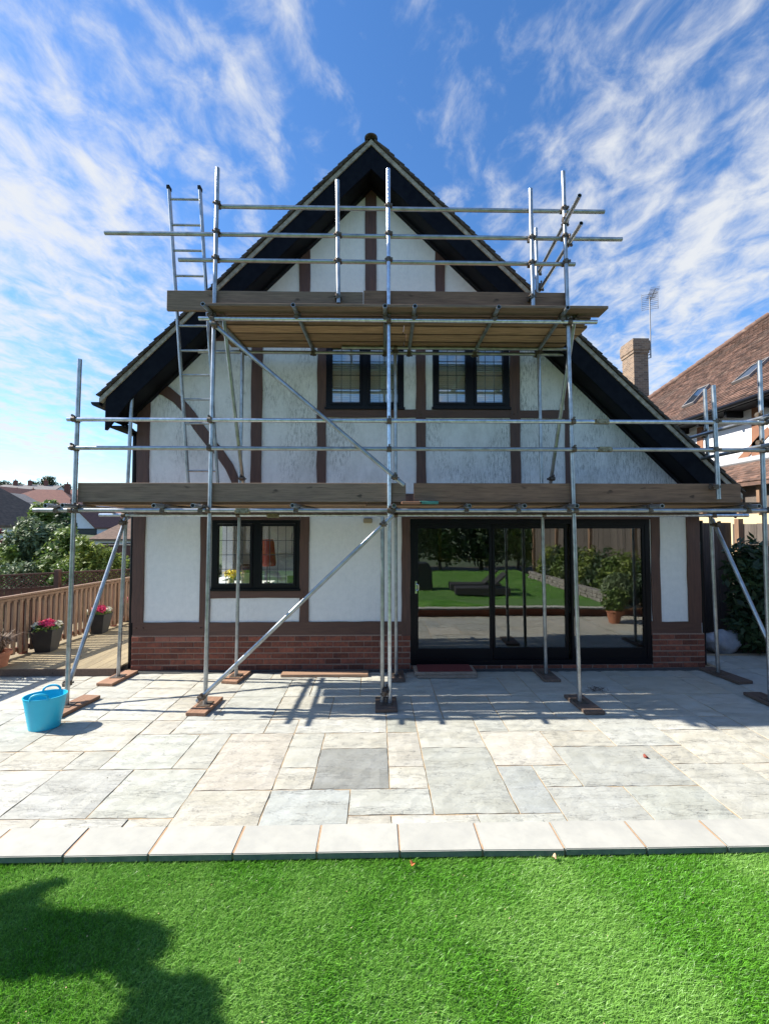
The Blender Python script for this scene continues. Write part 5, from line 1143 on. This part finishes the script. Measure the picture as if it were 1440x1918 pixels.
sp_p = P(1352, 1210, 7.2); tag(obj('rubble_sack', sack(), M['sack'], None, (sp_p.x, 7.2, -.03)), 'crumpled white sack slumped by the right corner of the house', 'sack')
# fallen leaves and twigs
M['dryleaf'] = mat('dry_leaf', (.30, .08, .05), .8); M['tanleaf'] = mat('pale_dry_leaf', (.55, .38, .22), .8); M['orleaf'] = mat('orange_dry_leaf', (.50, .17, .05), .8)
def leaf(p, lab, m, s=.035):
    v = []; n = 10
    for i in range(n): a = 2*math.pi*i/n; v.append((s*math.cos(a)*(1+.15*math.sin(3*a)), s*.7*math.sin(a), .012+.010*math.cos(2*a)))
    v.append((0, 0, .004)); f = [(i, (i+1) % n, n) for i in range(n)]; v2 = [(a, b, c-.002) for a, b, c in v]; f += [(i2+n+1, i1+n+1, n+n+1) for i1, i2, _ in f]
    tag(obj('fallen_leaf', mesh('fallen_leaf', v+v2, f), m, None, p, (0, 0, random.uniform(0, 3))), lab, 'leaf')
leaf(G(1209, 1419), 'curled dark red dead leaf on the sunlit grey slab right of centre', M['dryleaf'], .028)
p = G(773, 1620, LZ+.03); leaf(p, 'orange dead leaf on the turf by the coping near the centre', M['orleaf'], .017)
p = G(165, 1610, LZ+.03); leaf(p, 'pale tan leaf on the turf by the coping at the left', M['tanleaf'], .017)
p = G(1037, 1608, LZ+.03); leaf(p, 'pale tan leaf on the turf by the coping right of centre', M['tanleaf'], .017)
p = G(450, 1803, LZ+.03); leaf(p, 'tiny pinkish leaf lying alone in the open turf', M['tanleaf'], .007)
p = G(175, 1259); leaf(p, 'small dark leaf on the paving near the decking edge', M['dryleaf'], .022)
tw_ = MB(); c = G(1118, 1294)
for i in range(45):
    a = random.uniform(0, 3.14); q = Vector((random.gauss(0, .07), random.gauss(0, .045), random.uniform(.004, .02))); d = Vector((math.cos(a), math.sin(a), random.uniform(-.05, .2)))*random.uniform(.03, .09); e_ = q+d; e_.z = max(.004, e_.z); tw_.cyl(q, e_, .0022, .001, 4)
tag(tw_.build('twig_pile', mat('dry_twigs', (.09, .055, .04), .9), loc=(c.x, c.y, 0)), 'small heap of dry twigs beside the front pole before the sliding door', 'twigs')
lit = MB()                                   # grit and crumbs on the paving
rg_ = random.Random(5)
for i in range(45):
    x = rg_.uniform(-4.2, 5.2); y = rg_.uniform(3.0, 6.1); r_ = rg_.uniform(.0015, .0032); lit.box(x-r_, x+r_*rg_.uniform(.5, 1.4), y-r_, y+r_, .001, .001+r_)
kind(lit.build('grit', M['soil']), 'stuff')
bits = MB()                                  # crumbs of dry leaf caught in the turf
for i in range(120):
    x = rg_.uniform(-2.6, 2.6); y = rg_.uniform(1.4, 2.43) if i % 3 else rg_.uniform(2.36, 2.44); r_ = rg_.uniform(.0015, .0045); z = LZ+.022; bits.add([(x-r_, y, z), (x, y-r_*.6, z+.002), (x+r_, y, z+.001), (x, y+r_*.7, z+.003)], [(0, 1, 2, 3)])
kind(bits.build('leaf_crumbs', M['tanleaf']), 'stuff')

# ------------------------------------------------------------------ garden behind the camera (seen mirrored in the doors)
M['lounger'] = mat('dark_rattan', (.05, .045, .045), .7, var=(.03, .028, .028), scale=40)
def lounger(x, y, lab, rz):
    t = thing('sun_lounger', lab, 'sun lounger', (x, y, LZ), rz, 'dark rattan loungers on the lawn'); MB().box(-.95, .95, -.33, .33, .05, .27).build('base', M['lounger'], t, bevel=.01)
    for i in range(10): MB().box(-.93+i*.125, -.93+i*.125+.11, -.31, .31, .272, .288).build('slat', M['lounger'], t)
    bk = MB(); 
    for i in range(6): bk.box(i*.115, i*.115+.10, -.31, .31, 0, .018)
    bk.box(0, .7, -.33, -.312, -.03, .018); bk.box(0, .7, .312, .33, -.03, .018)
    bk.build('backrest', M['lounger'], t, loc=(.32, 0, .29), rot=(0, R(-42), 0)); t.scale = (.82, .82, .85); return t
lounger(3.0, .55, 'nearer dark rattan sun lounger mirrored in the sliding door', R(6)); lounger(3.0, -.35, 'farther dark rattan sun lounger mirrored in the sliding door', R(4))
bq = thing('covered_barbecue', 'grey covered barbecue on the lawn mirrored at the left of the sliding door', 'barbecue', (1.35, -.6, LZ)); MB().prism([(-.38, 0), (.38, 0), (.34, .62), (.22, .86), (-.22, .86), (-.34, .62)], -.28, .28).build('cover', M['planter'], bq, bevel=.03); MB().box(-.50, -.385, -.2, .2, .55, .58).build('side_shelf', M['lounger'], bq)
for i, (x, y, lab) in enumerate([(5.7, 2.6, 'terracotta pot with a bushy plant mirrored in the right door panel'), (5.2, 3.4, 'smaller terracotta pot by the lawn edge mirrored in the right door panel')]):
    s = 1.0 if i == 0 else .7; t = thing('plant_pot', lab, 'pot', (x, y, 0)); MB().lathe([(.001, 0), (.15*s, 0), (.21*s, .33*s), (.235*s, .335*s), (.235*s, .40*s), (.2*s, .40*s), (.19*s, .33*s), (.001, .32*s)], 24).build('pot', M['terracotta'], t, smooth=True)
    vv, ff = blob_leaves(1400, [(0, 0, .65*s, .34*s, .34*s, .32*s), (.1, 0, .8*s, .2, .2, .2)], .05, 90+i); obj('foliage', np_mesh('foliage', vv, ff), M['leaf' if i else 'leaf_grey'], t)
M['stone'] = mat('rockery_stone', (.34, .31, .27), .9, var=(.2, .18, .16), scale=5, bump=(.8, .03))
sw = thing('stone_wall', 'low dry stone wall edging the planted bank behind the lawn', 'wall', (5.9, -.5, LZ))
for k in range(3):
    y = -3.0
    while y < 2.6: l = random.uniform(.14, .3); MB().box(-.10, .10, 0, l-.012, 0, .088).build('stone', M['stone'], sw, bevel=.01, loc=(random.uniform(-.015, .015), y, k*.092)); y += l
for i in range(9):
    y = -3.4+i*.72; shrub('border_shrub', 'shrub %s in the bank mirrored in the door' % ['with yellow green leaves at the far corner', 'with dark leaves behind the stone wall', 'of mid green leaves', 'with grey leaves', 'with lime leaves beside the dark one', 'of dark leaves at mid bank', 'of green leaves nearing the patio', 'of lime leaves near the pots', 'of dark leaves closest to the patio'][i], 'shrub', (6.55, y, 0), [(0, 0, .7, .45, .45, .5), (.1, .1, 1.1, .35, .35, .4), (-.2, -.1, .5, .3, .35, .3)], 900, .07, M[['leaf_lime', 'leaf_dark', 'leaf', 'leaf_grey', 'leaf_lime', 'leaf_dark', 'leaf', 'leaf_lime', 'leaf_dark'][i]], 110+i, 'shrubs in the right border')
for i in range(8):
    x = -6.5+i*1.9; h_ = random.uniform(3.2, 5.2); shrub('boundary_tree', 'tall dark leafy tree number of the screen at the back of the garden', 'tree', (x, -7.4+random.uniform(-.5, .5), 0), [(0, 0, h_*.6, 1.2, .9, h_*.38), (.5, 0, h_*.8, .8, .8, .8), (-.5, .2, h_*.35, .9, .8, .9), (.3, .3, h_*.25, 1, .7, .8)], 2600, .14, M[['leaf_dark', 'leaf', 'leaf_dark', 'leaf_lime'][i % 4]], 130+i, 'trees along the back garden boundary', stems=1, trunk=.09)
for i, o in enumerate([o for o in C if o.name.startswith('boundary_tree')]): o['label'] = ['dark leafy tree farthest left in the back garden screen', 'mid green tree second from the left in the back garden screen', 'dark leafy tree third from the left in the back garden screen', 'yellow green tree left of the middle of the back garden screen', 'dark leafy tree right of the middle of the back garden screen', 'mid green tree third from the right in the back garden screen', 'dark leafy tree second from the right in the back garden screen', 'yellow green tree farthest right in the back garden screen'][i]
# unseen cloud-pruned shrub, added and shaped to cast the shadow on the turf
def shadow_at(px, py, z, lz=LZ+.02):
    g_ = G(px, py, lz); k = (z-lz); return Vector((g_.x+SUN.x/SUN.z*k, g_.y+SUN.y/SUN.z*k, z))
cl = []
lobes_ = [((205, 1778), 1.74, .145), ((215, 1762), 1.76, .10), ((150, 1758), 1.66, .14), ((90, 1755), 1.58, .135), ((20, 1755), 1.5, .15), ((-45, 1750), 1.42, .18), ((45, 1672), 1.46, .05), ((115, 1800), 1.6, .10), ((40, 1800), 1.5, .12), ((82, 1662), 1.48, .035), ((-20, 1705), 1.40, .10), ((300, 1880), 1.95, .125), ((290, 1935), 1.98, .14), ((238, 1835), 1.82, .06), ((0, 1700), 1.25, .10)]
cen = shadow_at(60, 1760, 0.9); tb_ = (cen.x+.15, cen.y, LZ)
for (p_, z_, r_) in lobes_:
    s_ = shadow_at(p_[0]+22, p_[1]-12, z_); cl.append((s_.x-tb_[0], s_.y-tb_[1], s_.z-tb_[2], r_, r_*.85, r_))
shrub('added_shadow_topiary', 'unseen cloud pruned topiary added left of the view to shade the turf corner', 'tree', tb_, cl, 42000, .016, M['leaf_dark'], 99, None, stems=1, trunk=.02)
print('objects', len(C))
